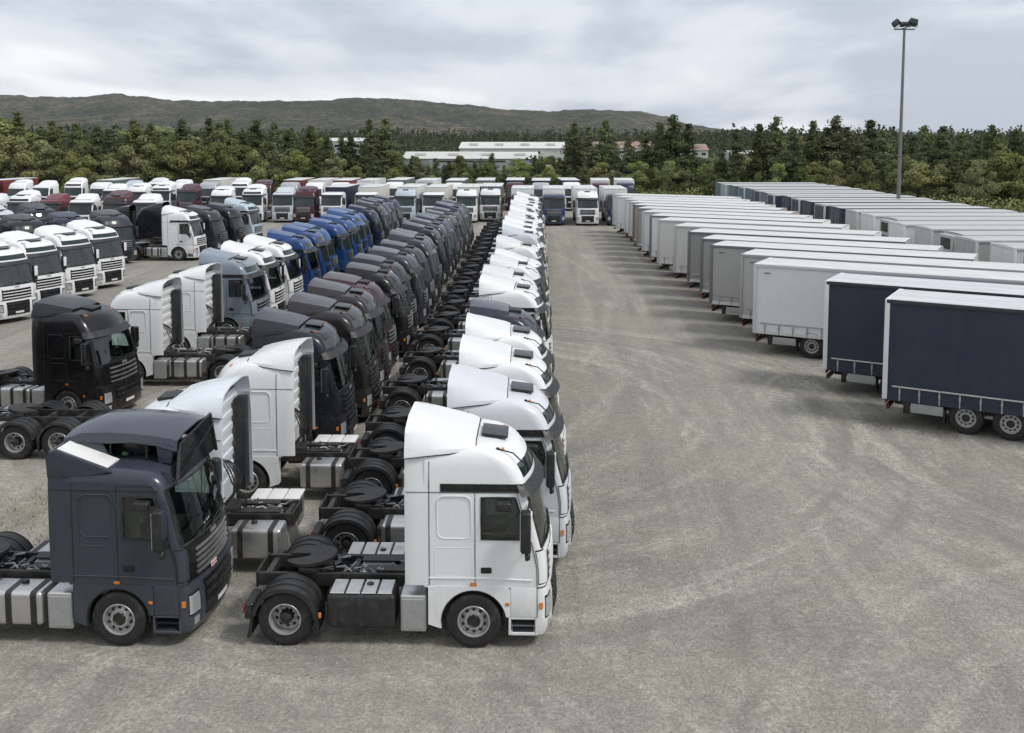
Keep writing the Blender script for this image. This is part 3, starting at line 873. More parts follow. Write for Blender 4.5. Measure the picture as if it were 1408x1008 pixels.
        k.add('mirror_glass', from_bm('mirror_glass', bm, 'lamp_glass'), None, None, None, mr, 0)
        bm = bmesh.new(); b_box(bm, mx + .088, mx + .125, min(sd * 1.38, sd * 1.58), max(sd * 1.38, sd * 1.58), 2.25, 2.78, .02, 2)
        k.add('mirror_cover', from_bm('mirror_cover', bm, 'paint'), 'paint', None, None, mr, 0)
        bm = bmesh.new()
        for z in (2.06, 2.78): b_tube(bm, [(mx + .02, sd * 1.45, z), (mx + .06, sd * 1.30, z + (.05 if z > 2.5 else -.04)), (mx + .06, sd * 1.19, z + (.06 if z > 2.5 else -.05))], .024, 6)
        k.add('mirror_arm', from_bm('mirror_arm', bm, 'plastic'), None, None, None, mr, 0, 'stuff')
        bm = bmesh.new(); b_lathe(bm, [(0, -.05), (.085, -.04), (.095, 0), (.07, .05), (0, .06)], 12, (mx + .03, sd * 1.44, 1.93), 'x')
        k.add('wide_angle_mirror', from_bm('wide_angle_mirror', bm, 'plastic'), None, None, None, mr, 0)
        bm = bmesh.new(); b_box(bm, .42, .72, min(sd * 1.22, sd * 1.42), max(sd * 1.22, sd * 1.42), sw1 - .20, sw1 - .03, .05, 3)
        k.add('kerb_mirror', from_bm('kerb_mirror', bm, 'plastic'), None, None, None, None, 0)
        # arch, lower step
        bm = bmesh.new()
        b_strip(bm, arch_profile(0, .53, .625, 9, 192, (-.86, .698, .40, 1.232)), min(sd * 1.0, sd * 1.228), max(sd * 1.0, sd * 1.228))
        k.add('front_fender', from_bm('front_fender', bm, 'paint', 30), 'paint')
        bm = bmesh.new()
        lin = [((.60 * math.cos(R(a)), .53 + .60 * math.sin(R(a))), (.618 * math.cos(R(a)), .53 + .618 * math.sin(R(a)))) for a in range(-2, 190, 8)]
        b_strip(bm, lin, min(sd * .70, sd * 1.222), max(sd * .70, sd * 1.222))
        k.add('wheel_arch_liner', from_bm('wheel_arch_liner', bm, 'plastic'), None, None, None, None, 0)
        bm = bmesh.new()
        ya, yb = min(sd * .95, sd * 1.218), max(sd * .95, sd * 1.218)
        b_box(bm, .66, .705, ya, yb, .27, .625, .01, 1); b_box(bm, 1.165, 1.21, ya, yb, .27, .625, .01, 1); b_box(bm, .706, 1.164, ya, yb, .27, .33, .01, 1); b_box(bm, .706, 1.164, ya, yb, .585, .625, .01, 1)
        b_box(bm, .706, 1.164, min(sd * .95, sd * 1.0), max(sd * .95, sd * 1.0), .33, .585, .0, 1)
        st = k.add('step_box', from_bm('step_box', bm, 'paint'), 'paint', None, None, None, 1)
        bm = bmesh.new(); b_box(bm, .74, 1.13, min(sd * 1.02, sd * 1.20), max(sd * 1.02, sd * 1.20), .332, .352, .005, 1); b_box(bm, .72, 1.15, min(sd * 1.005, sd * 1.16), max(sd * 1.005, sd * 1.16), .45, .475, .005, 1)
        k.add('tread', from_bm('tread', bm, 'plastic'), None, None, None, st, 0)
        bm = bmesh.new(); b_box(bm, -.06, .06, min(sd * 1.226, sd * 1.243), max(sd * 1.226, sd * 1.243), 1.24, 1.30, .012, 2)
        k.add('side_marker', from_bm('side_marker', bm, 'orange_lamp'), None, None, None, None, 0)
        bm = bmesh.new(); b_box(bm, .60, .68, min(sd * 1.226, sd * 1.243), max(sd * 1.226, sd * 1.243), .86, .92, .012, 2)
        k.add('side_marker', from_bm('side_marker', bm, 'orange_lamp'), None, None, None, None, 0)
    # rear wall with pressed ribs
    bm = bmesh.new(); topz = cab.lv[-3][0]
    zz = [1.20]; 
    prof = [(-.95, 1.18)]
    z = 1.5
    while z < topz - .3:
        prof += [(-.95, z), (-.985, z + .03), (-.985, z + .16), (-.95, z + .19)]; z += .31
    prof += [(-.95, topz), (-.90, topz), (-.90, 1.18)]
    wv = 1.13
    b_prism(bm, prof, -wv, wv)
    k.add('rear_wall', from_bm('rear_wall', bm, 'paint', 30), 'paint')
    # glass, seals, wipers
    w_ = k.add('windscreen', cab.cells('windscreen', is_ws, glass, off=-.010), None)
    bm = bmesh.new()
    zs = [ws0 + (ws1 - ws0) * t for t in (0, .25, .5, .75, 1)]
    loop = [cab.point(z, 6) for z in zs] + [cab.point(ws1, c) for c in (5, 4, 3, 2, 1, 0)]
    full = [tuple(p) for p in loop] + [(p.x, -p.y, p.z) for p in reversed(loop[:-1])] + [(p.x, -p.y, p.z) for p in [cab.point(ws0, c) for c in (5, 4, 3, 2, 1)]] + [tuple(cab.point(ws0, c)) for c in (0, 1, 2, 3, 4, 5)]
    b_tube(bm, full, .022, 5, True)
    k.add('windscreen_seal', from_bm('windscreen_seal', bm, 'rubber'), None, None, None, w_, 0)
    for y in (-.75, -.05, .55):
        bm = bmesh.new(); a = cab.point(ws0 + .02, abs(y) / 1.0 * 4); b = cab.point(ws0 + .10, min(abs(y + .5), 1.0) * 4)
        b_tube(bm, [(a.x + .03, y, a.z), (b.x + .035, y + .35, b.z), (b.x + .025, y + .62, b.z + .01)], .012, 5)
        k.add('wiper', from_bm('wiper', bm, 'plastic'), None, None, None, w_, 0)
    if style == 'high':
        k.add('roof_window', cab.cells('roof_window', is_up, 'dark_glass', off=-.012), None, None, None, None, 1)
    if visor:
        vs = k.add('sun_visor', cab.patch('sun_visor', 0, 8.2, ws1 - .04, ws1 + .15, .012, .03, visor, 16, 2, tilt=.10, through=True), 'paint', None, None, None, 1)
    # front panel: grille openings with bars
    gz0, gz1 = 1.08, 1.80
    g = k.add('grille', cab.patch('grille', 0, 3.3, gz0 + .16, gz1, .004, .014, grille, 8, 4, through=True), None)
    for i in range(bonnet_bars):
        z = gz0 + .22 + (gz1 - gz0 - .26) * i / max(1, bonnet_bars - 1)
        k.add('grille_bar', cab.patch('grille_bar', 0, 3.15, z, z + .045, .016, .03, 'paint' if style == 'high' else 'alloy', 8, 1, through=True), 'paint' if style == 'high' else None, None, None, g, 1)
    k.add('badge', cab.patch('badge', 0, .55, gz1 + .04, gz1 + .11, .006, .012, 'alloy', 3, 1, through=True), None, None, None, None, 0)
    for sd in (-1, 1):
        cp = k.add('corner_panel', cab.patch('corner_panel', 4.6, 8.4, 1.30, ws0 - .06, .004, .016, 'paint', 10, 3, sides=(sd,)), 'paint', None, None, None, 1)
        k.add('corner_gap', cab.patch('corner_gap', 4.45, 8.6, 1.27, ws0 - .03, .0005, .003, 'rubber', 10, 3, sides=(sd,)), None, None, None, cp, 0)
    k.add('bumper_gap', cab.patch('bumper_gap', 0, 8.9, 1.199, 1.222, .0, .006, 'rubber', 20, 1, through=True), None, None, None, None, 0)
    bump = Cab([(.26, 1.50, 1.17, .13, .20), (.32, 1.545, 1.205, .13, .22), (.55, 1.56, 1.218, .13, .22), (.90, 1.55, 1.222, .12, .21), (1.06, 1.52, 1.222, .11, .19), (1.205, 1.478, 1.218, .10, .17)])
    b = k.add('bumper', bump.patch('bumper', 0, 9.35, .26, 1.196, -.03, .03, 'paint', 22, 7, through=True), 'paint')
    k.add('lower_grille', bump.patch('lower_grille', 0, 2.7, .42, 1.12, .002, .012, grille, 8, 4, through=True), None, None, None, b, 2)
    for z in (.60, .80, .98):
        k.add('lower_grille_bar', bump.patch('lower_grille_bar', 0, 2.6, z, z + .05, .012, .03, 'plastic', 8, 1, through=True), None, None, None, b, 1)
    for sd in (-1, 1):
        h = k.add('headlight', bump.patch('headlight', 3.55, 6.6, .64, 1.0, .004, .02, 'lamp_glass', 8, 3, sides=(sd,)), None, None, None, None, 2)
        k.add('headlight_frame', bump.patch('headlight_frame', 3.4, 6.75, .60, 1.04, .001, .008, 'gloss_black', 8, 3, sides=(sd,)), None, None, None, h, 0)
        k.add('indicator', bump.patch('indicator', 7.6, 8.7, .80, .92, .003, .014, 'orange_lamp', 3, 1, sides=(sd,)), None, None, None, None, 0)
        k.add('fog_light', bump.patch('fog_light', 3.7, 5.2, .40, .54, .003, .016, 'lamp_glass', 5, 2, sides=(sd,)), None, None, None, None, 0)
    k.add('number_plate', bump.patch('number_plate', 0, .98, .50, .61, .03, .012, 'plate', 3, 1, through=True), None, None, None, b, 1)
    # roof
    if style == 'high':
        bm = bmesh.new(); b_box(bm, .10, .62, -.36, .36, 3.80, 3.852, .03, 3, Matrix.Translation((.36, 0, 3.84)) @ Matrix.Rotation(R(7), 4, 'Y') @ Matrix.Translation((-.36, 0, -3.79)))
        k.add('roof_hatch', from_bm('roof_hatch', bm, 'gloss_black'), None, None, None, None, 1)
    elif style == 'round':
        bm = bmesh.new(); b_box(bm, .02, .44, -.3, .3, 3.70, 3.78, .03, 3, Matrix.Translation((.2, 0, 3.73)) @ Matrix.Rotation(R(5), 4, 'Y') @ Matrix.Translation((-.2, 0, -3.73)))
        k.add('roof_hatch', from_bm('roof_hatch', bm, 'plastic'), None, None, None, None, 1)
    zr = cab.lv[-5][0]; xr_ = cab.lv[-5][1]
    bm = bmesh.new()
    for y in (-.75, -.35, .35, .75): b_box(bm, xr_ - .22 - .12 * abs(y), xr_ - .13 - .12 * abs(y), y - .07, y + .07, zr - .02, zr + .06, .02, 2)
    k.add('roof_marker', from_bm('roof_marker', bm, 'orange_lamp'), None, None, None, None, 0, 'stuff')
    bm = bmesh.new(); b_tube(bm, [(xr_ - .35, -.86, zr - .02), (xr_ - .34, -.87, zr + .10)], .035, 8); b_tube(bm, [(xr_ - .35, -.86, zr + .08), (xr_ - .05, -.95, zr + .03), (xr_ + .15, -1.02, zr - .14)], .015, 5)
    k.add('antenna', from_bm('antenna', bm, 'rubber'), None, None, None, None, 0)
    if fairing:
        fm, gm = make_fairing(style)
        fr_ = k.add('roof_fairing', fm, 'paint')
        k.add('fairing_gap', gm, None, None, None, fr_, 1, 'stuff')
    # interior
    if glass == 'glass':
        bm = bmesh.new()
        for y in (-.62, .62):
            b_box(bm, .05, .60, y - .26, y + .26, 1.62, 1.82, .06, 2); b_box(bm, -.06, .12, y - .25, y + .25, 1.78, 2.50, .06, 2); b_box(bm, -.05, .08, y - .14, y + .14, 2.50, 2.72, .05, 2)
        k.add('seat', from_bm('seat', bm, 'seat_cloth'), None, None, None, None, 0, 'stuff')
        bm = bmesh.new(); b_box(bm, .92, 1.20, -1.08, 1.08, 1.55, 1.93, .06, 3); b_box(bm, -.88, 1.3, -1.14, 1.14, 1.21, 1.26)
        k.add('dashboard', from_bm('dashboard', bm, 'plastic'), None, None, None, None, 0)
        bm = bmesh.new()
        wc = Vector((.80, .62, 2.02)); u = Vector((0, 1, 0)); v = Vector((-.45, 0, .89)).normalized()
        b_tube(bm, [wc + (u * math.cos(t) + v * math.sin(t)) * .22 for t in [2 * math.pi * i / 18 for i in range(18)]], .016, 5, True)
        b_tube(bm, [wc - u * .21, wc, wc + u * .21], .02, 5); b_tube(bm, [wc, wc + Vector((.25, 0, -.15))], .03, 5)
        k.add('steering_wheel', from_bm('steering_wheel', bm, 'plastic'), None, None, None, None, 0)
        bm = bmesh.new(); b_box(bm, -.86, -.2, -1.1, 1.1, 1.75, 1.93, .06, 2); b_box(bm, -.87, -.80, -1.12, 1.12, 1.9, 3.0, .02, 1)
        k.add('bunk', from_bm('bunk', bm, 'cream'), None, None, None, None, 0)
    if not box_len:
        make_chassis(k, wb, tandem, tank, stub)
    else:
        bm = bmesh.new()
        for s in (-1, 1): b_box(bm, -1.6 - box_len, .75, s * .42 - .04, s * .42 + .04, .84, 1.08, .01, 1)
        k.add('chassis_frame', from_bm('chassis_frame', bm, 'chassis'))
        add_wheels(k, 0, True); add_wheels(k, -box_len * .72, False)
        x1, x0 = -1.45, -1.45 - box_len
        bm = bmesh.new(); b_box(bm, x0, x1, -1.26, 1.26, 1.09, 3.93, .03, 2)
        k.add('box_body', from_bm('box_body', bm, 'curtain'), 'box')
        bm = bmesh.new(); b_box(bm, x0 - .02, x1 + .02, -1.28, 1.28, 3.935, 4.0, .02, 2)
        k.add('box_roof', from_bm('box_roof', bm, 'roof_sheet'), 'roof')
        k.both('side_guard', box_mesh('side_guard', 'galvanised', (-box_len * .6, -1.6, 1.1, 1.14, .5, .9)), None, None, None, 1)
    return k

# ------------------------------------------------------------------ trailers
def make_trailer(L=13.0, zb=1.02, zt=4.15, straps=True, near=False, kind='curtain', rail='rail_alu'):
    k = Kit(); hw = 1.275
    def curtain(sd):
        nx, nz = int(L * 5), 8; V, F = [], []
        z0, z1 = zb + .02, zt - .13
        for j in range(nz + 1):
            t = j / nz
            for i in range(nx + 1):
                x = .10 + (L - .2) * i / nx
                amp = .022 * math.sin(math.pi * min(1, t * 1.1)) if kind == 'curtain' else .0
                y = hw - .02 + amp * (math.sin(x * 5.1 + 1.3 * math.sin(x * .9)) * .6 + noise.noise(Vector((x * .6, z0 + t * 2, 3))) * 1.6)
                V.append((x, sd * y, z0 + (z1 - z0) * t))
        for j in range(nz):
            for i in range(nx):
                a = j * (nx + 1) + i; q = (a, a + 1, a + nx + 2, a + nx + 1); F.append(q if sd < 0 else q[::-1])
        return mesh_from('side_curtain', V, F, 'curtain', 60)
    for sd in (-1, 1): k.add('side_curtain', curtain(sd), 'curtain')
    # roof sheet with a shallow crown and cross bows showing through
    V, F = [], []; ny, nx = 6, 26
    for i in range(nx + 1):
        x = .02 + (L - .04) * i / nx
        for j in range(ny + 1):
            y = -hw + 2 * hw * j / ny
            V.append((x, y, zt - .012 + .028 * (1 - (y / hw) ** 2) + (.010 if i % 2 else 0) * (1 - (y / hw) ** 2)))
    for i in range(nx):
        for j in range(ny):
            a = i * (ny + 1) + j; F.append((a, a + ny + 1, a + ny + 2, a + 1))
    k.add('roof', mesh_from('roof', V, F, 'roof_sheet', 60), 'roof')
    bm = bmesh.new()
    for s in (-1, 1): b_box(bm, .0, L, s * (hw + .008) - .03, s * (hw + .008) + .03, zt - .14, zt - .015, .015, 2)
    k.add('roof_rail', from_bm('roof_rail', bm, 'sheet_paint'), 'rail')
    bm = bmesh.new()
    for s in (-1, 1):
        b_box(bm, .0, L, s * (hw - .02) - .03, s * (hw - .02) + .03, zb - .14, zb + .02, .01, 1)
    k.add('side_raft', from_bm('side_raft', bm, 'sheet_paint'), 'raft')
    if straps:
        # rub rail that the straps hook to
        for sd in (-1, 1):
            k.add('tension_rail', box_mesh('tension_rail', rail, (.25, L - .2, min(sd * (hw - .002), sd * (hw + .02)), max(sd * (hw - .002), sd * (hw + .02)), zb + .32, zb + .365), bev=.006), None, None, None, None, 1)
        ns = int(L / .62)
        if near:
            sm = {}
            for sd in (-1, 1):
                bm = bmesh.new()
                y0, y1 = (-.03, -.004) if sd < 0 else (.004, .03)
                b_box(bm, -.022, .022, y0, y1, -.13, .36, .004, 1); b_box(bm, -.034, .034, min(y0, y0 - .014 if sd < 0 else y1), max(y1 if sd < 0 else y1 + .014, y1), .10, .22, .006, 1)
                sm[sd] = from_bm('strap', bm, 'galvanised')
            for i in range(ns):
                for sd in (-1, 1): k.add('strap', sm[sd], None, (.5 + i * .62, sd * hw, zb), None, None, 0)
        else:
            bm = bmesh.new()
            for i in range(ns):
                for sd in (-1, 1):
                    x = .5 + i * .62; b_box(bm, x - .022, x + .022, min(sd * (hw + .003), sd * (hw + .028)), max(sd * (hw + .003), sd * (hw + .028)), zb - .13, zb + .36)
            k.add('strap', from_bm('strap', bm, 'galvanised'), None, None, None, None, 1, 'stuff')
    # rear portal: pillars, header, two doors with lock rods
    bm = bmesh.new()
    for s in (-1, 1): b_box(bm, -.06, .10, s * (hw - .02) - .05, s * (hw - .02) + .05, zb - .12, zt, .015, 2)
    b_box(bm, -.058, .098, -hw + .06, hw - .06, zt - .14, zt - .002, .012, 1)
    k.add('rear_frame', from_bm('rear_frame', bm, 'sheet_paint'), 'frame')
    for s in (-1, 1):
        y0, y1 = (.012, hw - .075) if s > 0 else (-hw + .075, -.012)
        d = k.add('rear_door', box_mesh('rear_door', 'sheet_paint', (-.045, .005, y0, y1, zb - .02, zt - .145), bev=.01), 'door', None, None, None, 1)
        bm = bmesh.new()
        for f in (.28, .72):
            y = y0 + (y1 - y0) * f; b_tube(bm, [(-.07, y, zb), (-.07, y, zt - .16)], .017, 6)
            b_box(bm, -.09, -.05, y - .02, y + .18, zb + .72, zb + .77)
        k.add('lock_rod', from_bm('lock_rod', bm, 'galvanised'), None, None, None, d, 0)
    # front wall
    bm = bmesh.new(); b_box(bm, L - .06, L, -hw + .03, hw - .03, zb - .1, zt - .03, .02, 2)
    fw = k.add('front_wall', from_bm('front_wall', bm, 'sheet_paint'), 'door')
    if kind == 'reefer':
        bm = bmesh.new(); b_box(bm, L + .002, L + .44, -.95, .95, zt - 2.0, zt - .12, .08, 3)
        u = k.add('cooling_unit', from_bm('cooling_unit', bm, 'sheet_paint'), 'unit', None, None, None, 1)
        bm = bmesh.new(); b_box(bm, L + .43, L + .46, -.62, .62, zt - .95, zt - .3, .02, 1); b_box(bm, L + .43, L + .455, -.8, .8, zt - 1.85, zt - 1.2, .02, 1)
        k.add('cooling_grille', from_bm('cooling_grille', bm, 'plastic'), None, None, None, u, 1)
    # floor, frame rails, legs
    bm = bmesh.new(); b_box(bm, .1, L - .06, -hw + .06, hw - .06, zb - .10, zb - .01)
    k.add('floor_deck', from_bm('floor_deck', bm, 'chassis'))
    bm = bmesh.new()
    for s in (-1, 1): b_box(bm, .25, L - 1.4, s * .55 - .06, s * .55 + .06, zb - .42, zb - .105)
    for i in range(9): b_box(bm, .8 + i * 1.3, .88 + i * 1.3, -hw + .08, hw - .08, zb - .2, zb - .102)
    k.add('chassis_frame', from_bm('chassis_frame', bm, 'chassis'))
    for s in (-1, 1):
        bm = bmesh.new(); b_box(bm, L - 3.05, L - 2.9, s * .85 - .07, s * .85 + .07, .10, zb - .1, .01, 1); b_box(bm, L - 3.14, L - 2.81, s * .85 - .13, s * .85 + .13, .0, .09, .015, 1)
        k.add('landing_leg', from_bm('landing_leg', bm, 'galvanised'), None, None, None, None, 1)
    for ax in (2.55, 3.86, 5.17):
        for s, ws in ((-1, WHEEL_F), (1, WHEEL_FL)):
            w = k.add('wheel', ws[0], None, (ax, s * 1.06, .53))
            k.add('rim', ws[1], None, None, None, w, 1); k.add('hub', ws[4], None, None, None, w, 1)
            k.add('wheel_nut_ring', ws[2], None, None, None, w, 0); k.add('hand_hole_ring', ws[3], None, None, None, w, 0)
            bm = bmesh.new()
            ar = [((ax + .585 * math.cos(R(a)), .53 + .585 * math.sin(R(a))), (ax + .605 * math.cos(R(a)), .53 + .605 * math.sin(R(a)))) for a in range(14, 167, 9)]
            b_strip(bm, ar, min(s * .86, s * 1.26), max(s * .86, s * 1.26))
            k.add('mudguard', from_bm('mudguard', bm, 'plastic'), None, None, None, None, 1)
        bm = bmesh.new(); b_lathe(bm, [(.08, -.95), (.08, .95)], 8, (ax, 0, .53))
        k.add('axle', from_bm('axle', bm, 'chassis'), None, None, None, None, 0)
    # under-run bar with lamp carriers, side guard, locker
    bm = bmesh.new(); b_box(bm, .06, .17, -1.2, 1.2, .50, .66, .015, 1)
    for s in (-1, 1): b_box(bm, .1, .22, s * .6 - .05, s * .6 + .05, .66, zb - .1)
    ub = k.add('underrun_bar', from_bm('underrun_bar', bm, 'tail_paint'))
    for s in (-1, 1): k.add('tail_light', box_mesh('tail_light', 'red_lamp', (.015, .058, s * .95 - .2, s * .95 + .2, .68, .80), bev=.01), None, None, None, ub, 0)
    for s in (-1, 1):
        y0, y1 = min(s * 1.17, s * 1.21), max(s * 1.17, s * 1.21)
        k.add('rear_side_guard', box_mesh('rear_side_guard', 'galvanised', (.85, 1.86, y0, y1, .48, .80), bev=.012), None, None, None, None, 1)
        k.add('lamp_bracket', box_mesh('lamp_bracket', 'gloss_black', (.62, .82, y0 - .02, y1 + .02, .42, .84), bev=.02), None, None, None, None, 0)
        k.add('side_guard', box_mesh('side_guard', 'rail_alu', (5.95, L - 3.4, y0, y1, .42, .54), (5.95, L - 3.4, y0, y1, .66, .78), bev=.01), None, None, None, None, 1)
        k.add('pallet_locker', box_mesh('pallet_locker', 'chassis', (6.2, 8.6, min(s * .62, s * 1.12), max(s * .62, s * 1.12), .40, zb - .22), bev=.03), None, None, None, None, 1)
    for s in (-1, 1): k.add('mudflap', box_mesh('mudflap', 'rubber', (1.88, 1.92, s * 1.04 - .2, s * 1.04 + .2, .22, .72), bev=0), None, None, None, None, 1)
    if near and rail == 'galvanised': k.add('maker_mark', box_mesh('maker_mark', 'door_ink', (.42, .70, -hw - .012, -hw + .004, zt - .42, zt - .38), bev=0), None, None, None, None, 0)
    return k

WHITE, OFFW, GREYW = (.74, .75, .75), (.66, .67, .66), (.50, .53, .57)
SILVER, GREY = (.36, .38, .41), (.055, .058, .065)
SLATE, NAVYG, BLACK = (.030, .034, .044), (.012, .014, .021), (.006, .006, .007)
BLUE, DBLUE, MBLUE = (.013, .048, .165), (.008, .015, .042), (.024, .075, .20)
BROWN, WINE, RED = (.022, .018, .019), (.055, .008, .014), (.12, .012, .018)
CREAMC, PALEB = (.60, .585, .54), (.42, .49, .55)
def pc(c): return {'paint': c}

KIT_HERO = make_truck('high', tank='black')
KIT_HIGH = make_truck('high', tank='alloy', visor='plastic')
KIT_ROUND = make_truck('round', tank='alloy', visor='plastic')
KIT_STUB = make_truck('round', tank='alloy', visor='plastic', stub=True)
KIT_TANDEM = make_truck('round', tank='alloy', wb=3.1, tandem=True)
KIT_MID = make_truck('mid', tank='alloy', visor=None, fairing=False, bonnet_bars=5)
KIT_MIDF = make_truck('mid', tank='alloy', visor='plastic', glass='dark_glass')
KIT_HIGH_F = make_truck('high', tank='alloy', visor='plastic', glass='dark_glass')
KIT_ROUND_F = make_truck('round', tank='alloy', visor='plastic', glass='dark_glass')
KIT_NOV_F = make_truck('round', tank='black', visor=None, glass='dark_glass', bonnet_bars=6)
KIT_HIGH_NF = make_truck('high', tank='alloy', visor='paint', glass='dark_glass', strip=False, bonnet_bars=3)
KIT_BOXM = make_truck('mid', visor='plastic', glass='dark_glass', box_len=7.6, fairing=False)
KIT_BOXR = make_truck('round', visor='plastic', glass='dark_glass', box_len=8.4, fairing=False)
rj = random.Random(11)

# --- row A: along the gravel lane, facing right
GA = 'tractor units in the row beside the gravel lane'
A_Y = [17.0, 20.45, 24.0, 27.4, 31.6, 36.2, 40.6, 44.4, 48.0]
while A_Y[-1] < 94: A_Y.append(A_Y[-1] + 3.35 + .35 * rj.random())
A_C = [WHITE, (.60, .625, .655), WHITE, WHITE, (.022, .027, .040), WHITE, OFFW, OFFW, WHITE, OFFW, WHITE, GREYW, WHITE, WHITE, OFFW, WHITE, WHITE, WHITE, OFFW, WHITE, WHITE, WHITE, WHITE, WHITE]
A_X = [-1.2, -.72, -.74, -.85, -1.0, -.92]
A_LAB = {0: 'white high-roof tractor unit nearest the camera, beside the gravel lane', 1: 'pale silver-blue tractor unit directly behind the nearest white one',
         2: 'white tractor unit third from the near end of the lane-side row', 3: 'white tractor unit just in front of the dark slate cab, lane-side row', 4: 'dark slate tractor unit among white ones in the lane-side row'}
for i, y in enumerate(A_Y):
    x = A_X[i] if i < len(A_X) else -.95 + rj.uniform(-.12, .12)
    kit = KIT_HERO if i == 0 else KIT_HIGH if i in (1, 2, 3) else (KIT_ROUND if i in (4, 6) else KIT_HIGH) if i < 7 else rj.choice((KIT_HIGH_F, KIT_HIGH_F, KIT_HIGH_NF, KIT_ROUND_F, KIT_MIDF))
    cname = 'dark' if i == 4 else 'white'
    lab = A_LAB.get(i, f'pale tractor unit, {ordn(i + 1)} from the near end of the lane-side row')
    kit.spawn('tractor_unit', lab, 'truck', GA, x, y + 1.25, R(rj.uniform(-1.6, 1.6)) if i else 0, pc(A_C[i % len(A_C)]), 0 if i < 9 else 1, steer=R(rj.choice((0, 0, 0, 9, -12))) if i else 0)

# --- dark slate truck in the left foreground, with its broken roof deflector
def extend_mid():
    k = KIT_MID
    bm = bmesh.new()
    b_prism(bm, [(-1.30, 3.26), (-1.32, 3.66), (-1.24, 3.78), (-1.12, 3.82), (-.12, 3.45), (-.06, 3.39), (-.5, 3.33)], -1.185, -1.11, .02)
    wd = k.add('deflector_wedge', from_bm('deflector_wedge', bm, 'paint'), 'paint')
    bm = bmesh.new(); b_prism(bm, [(-1.13, 3.79), (-1.13, 3.81), (-.16, 3.465), (-.16, 3.445)], -1.108, -.60)
    k.add('white_panel', from_bm('white_panel', bm, 'white_sheet'), None, None, None, wd)
    bm = bmesh.new(); b_prism(bm, [(-1.30, 3.30), (-1.30, 3.76), (-1.20, 3.80), (-1.15, 3.30)], -1.108, 1.16, .015)
    k.add('deflector_back', from_bm('deflector_back', bm, 'paint'), 'paint')
    # tall shell over the far two thirds of the roof, open on the near side
    V, F = [], []
    secs = [(-1.28, 3.90), (-.9, 4.02), (-.4, 4.04), (.1, 4.02), (.6, 3.97), (.98, 3.90)]
    for i, (x, zc) in enumerate(secs):
        sag = .03 * math.sin(i * 2.3)
        for y, dz in ((-.62, -.24 + sag), (-.55, -.07), (-.2, 0), (.5, .02), (1.0, -.03), (1.14, -.12), (1.17, -.55)): V.append((x, y, zc + dz))
    for i in range(5):
        for j in range(6): F.append((i * 7 + j, (i + 1) * 7 + j, (i + 1) * 7 + j + 1, i * 7 + j + 1))
    bm = bmesh.new(); vs = [bm.verts.new(v) for v in V]
    for f in F: bm.faces.new([vs[q] for q in f])
    bmesh.ops.recalc_face_normals(bm, faces=bm.faces); bmesh.ops.solidify(bm, geom=bm.faces[:], thickness=.04)
    sh = k.add('roof_fairing', from_bm('roof_fairing', bm, 'paint', 40), 'paint')
    bm = bmesh.new(); b_prism(bm, [(-1.28, 3.42), (-1.28, 3.74), (-.78, 3.86), (-.50, 3.80), (-.34, 3.44)], -.60, -.55, .012)
    k.add('fairing_side', from_bm('fairing_side', bm, 'paint'), 'paint', None, None, sh)
    bm = bmesh.new(); b_prism(bm, [(.62, 3.40), (.56, 3.80), (.92, 3.74), (.86, 3.38)], -.60, -.55, .012)
    k.add('fairing_post', from_bm('fairing_post', bm, 'paint'), 'paint', None, None, sh)
    bm = bmesh.new(); b_box(bm, -.40, .30, -.30, .5, 3.44, 3.80, .05, 2); b_tube(bm, [(-.36, -.54, 3.50), (-.36, -.5, 3.82), (.36, -.5, 3.82), (.36, -.54, 3.46)], .03, 6)
    k.add('bracing', from_bm('bracing', bm, 'gloss_black'), None, None, None, sh)
    bm = bmesh.new(); bmesh.ops.create_icosphere(bm, subdivisions=2, radius=.055)
    for v in bm.verts: v.co = Vector((v.co.x * 1.3 - .12, v.co.y - .44, v.co.z * (.9 + .5 * noise.noise(v.co * 14)) + 3.52))
    k.add('rag', from_bm('rag', bm, 'soft_green'), None, None, None, sh)
    bm = bmesh.new()
    q = [bm.verts.new(p) for p in ((1.10, -.95, 3.14), (1.10, 1.12, 3.14), (1.00, 1.12, 3.86), (.99, -.50, 3.72))]
    bm.faces.new(q); bmesh.ops.solidify(bm, geom=bm.faces[:], thickness=.03)
    k.add('upper_screen', from_bm('upper_screen', bm, 'dark_glass', 20))
    bm = bmesh.new(); b_tube(bm, [(1.12, -.97, 3.12), (1.00, -.50, 3.74), (1.01, 1.13, 3.88), (1.12, 1.14, 3.1)], .035, 6)
    for y, z in ((-.6, 3.3), (0, 3.45), (.5, 3.6)): b_tube(bm, [(1.13, y - .4, z - .1), (1.08, y + .7, z + .12)], .012, 5)
    k.add('screen_frame', from_bm('screen_frame', bm, 'gloss_black'))
    cab = Cab(MID)
    k.add('front_mask', cab.patch('front_mask', 0, 5.2, 1.24, 1.93, .002, .006, 'gloss_black', 12, 4, through=True))
    dp = k.add('dealer_plate', cab.patch('dealer_plate', .3, 1.3, 1.22, 1.31, .05, .008, 'plate', 3, 1, sides=(-1,)))
    k.add('red_band', cab.patch('red_band', .35, 1.25, 1.255, 1.29, .06, .004, 'plate_red', 3, 1, sides=(-1,)), None, None, None, dp)
extend_mid()
KIT_MID.spawn('tractor_unit', 'dark slate low-roof tractor unit with torn roof deflector at lower left', 'truck', None, -7.93, 16.9 + 1.25, R(-1.5), pc((.036, .043, .060)), 0)

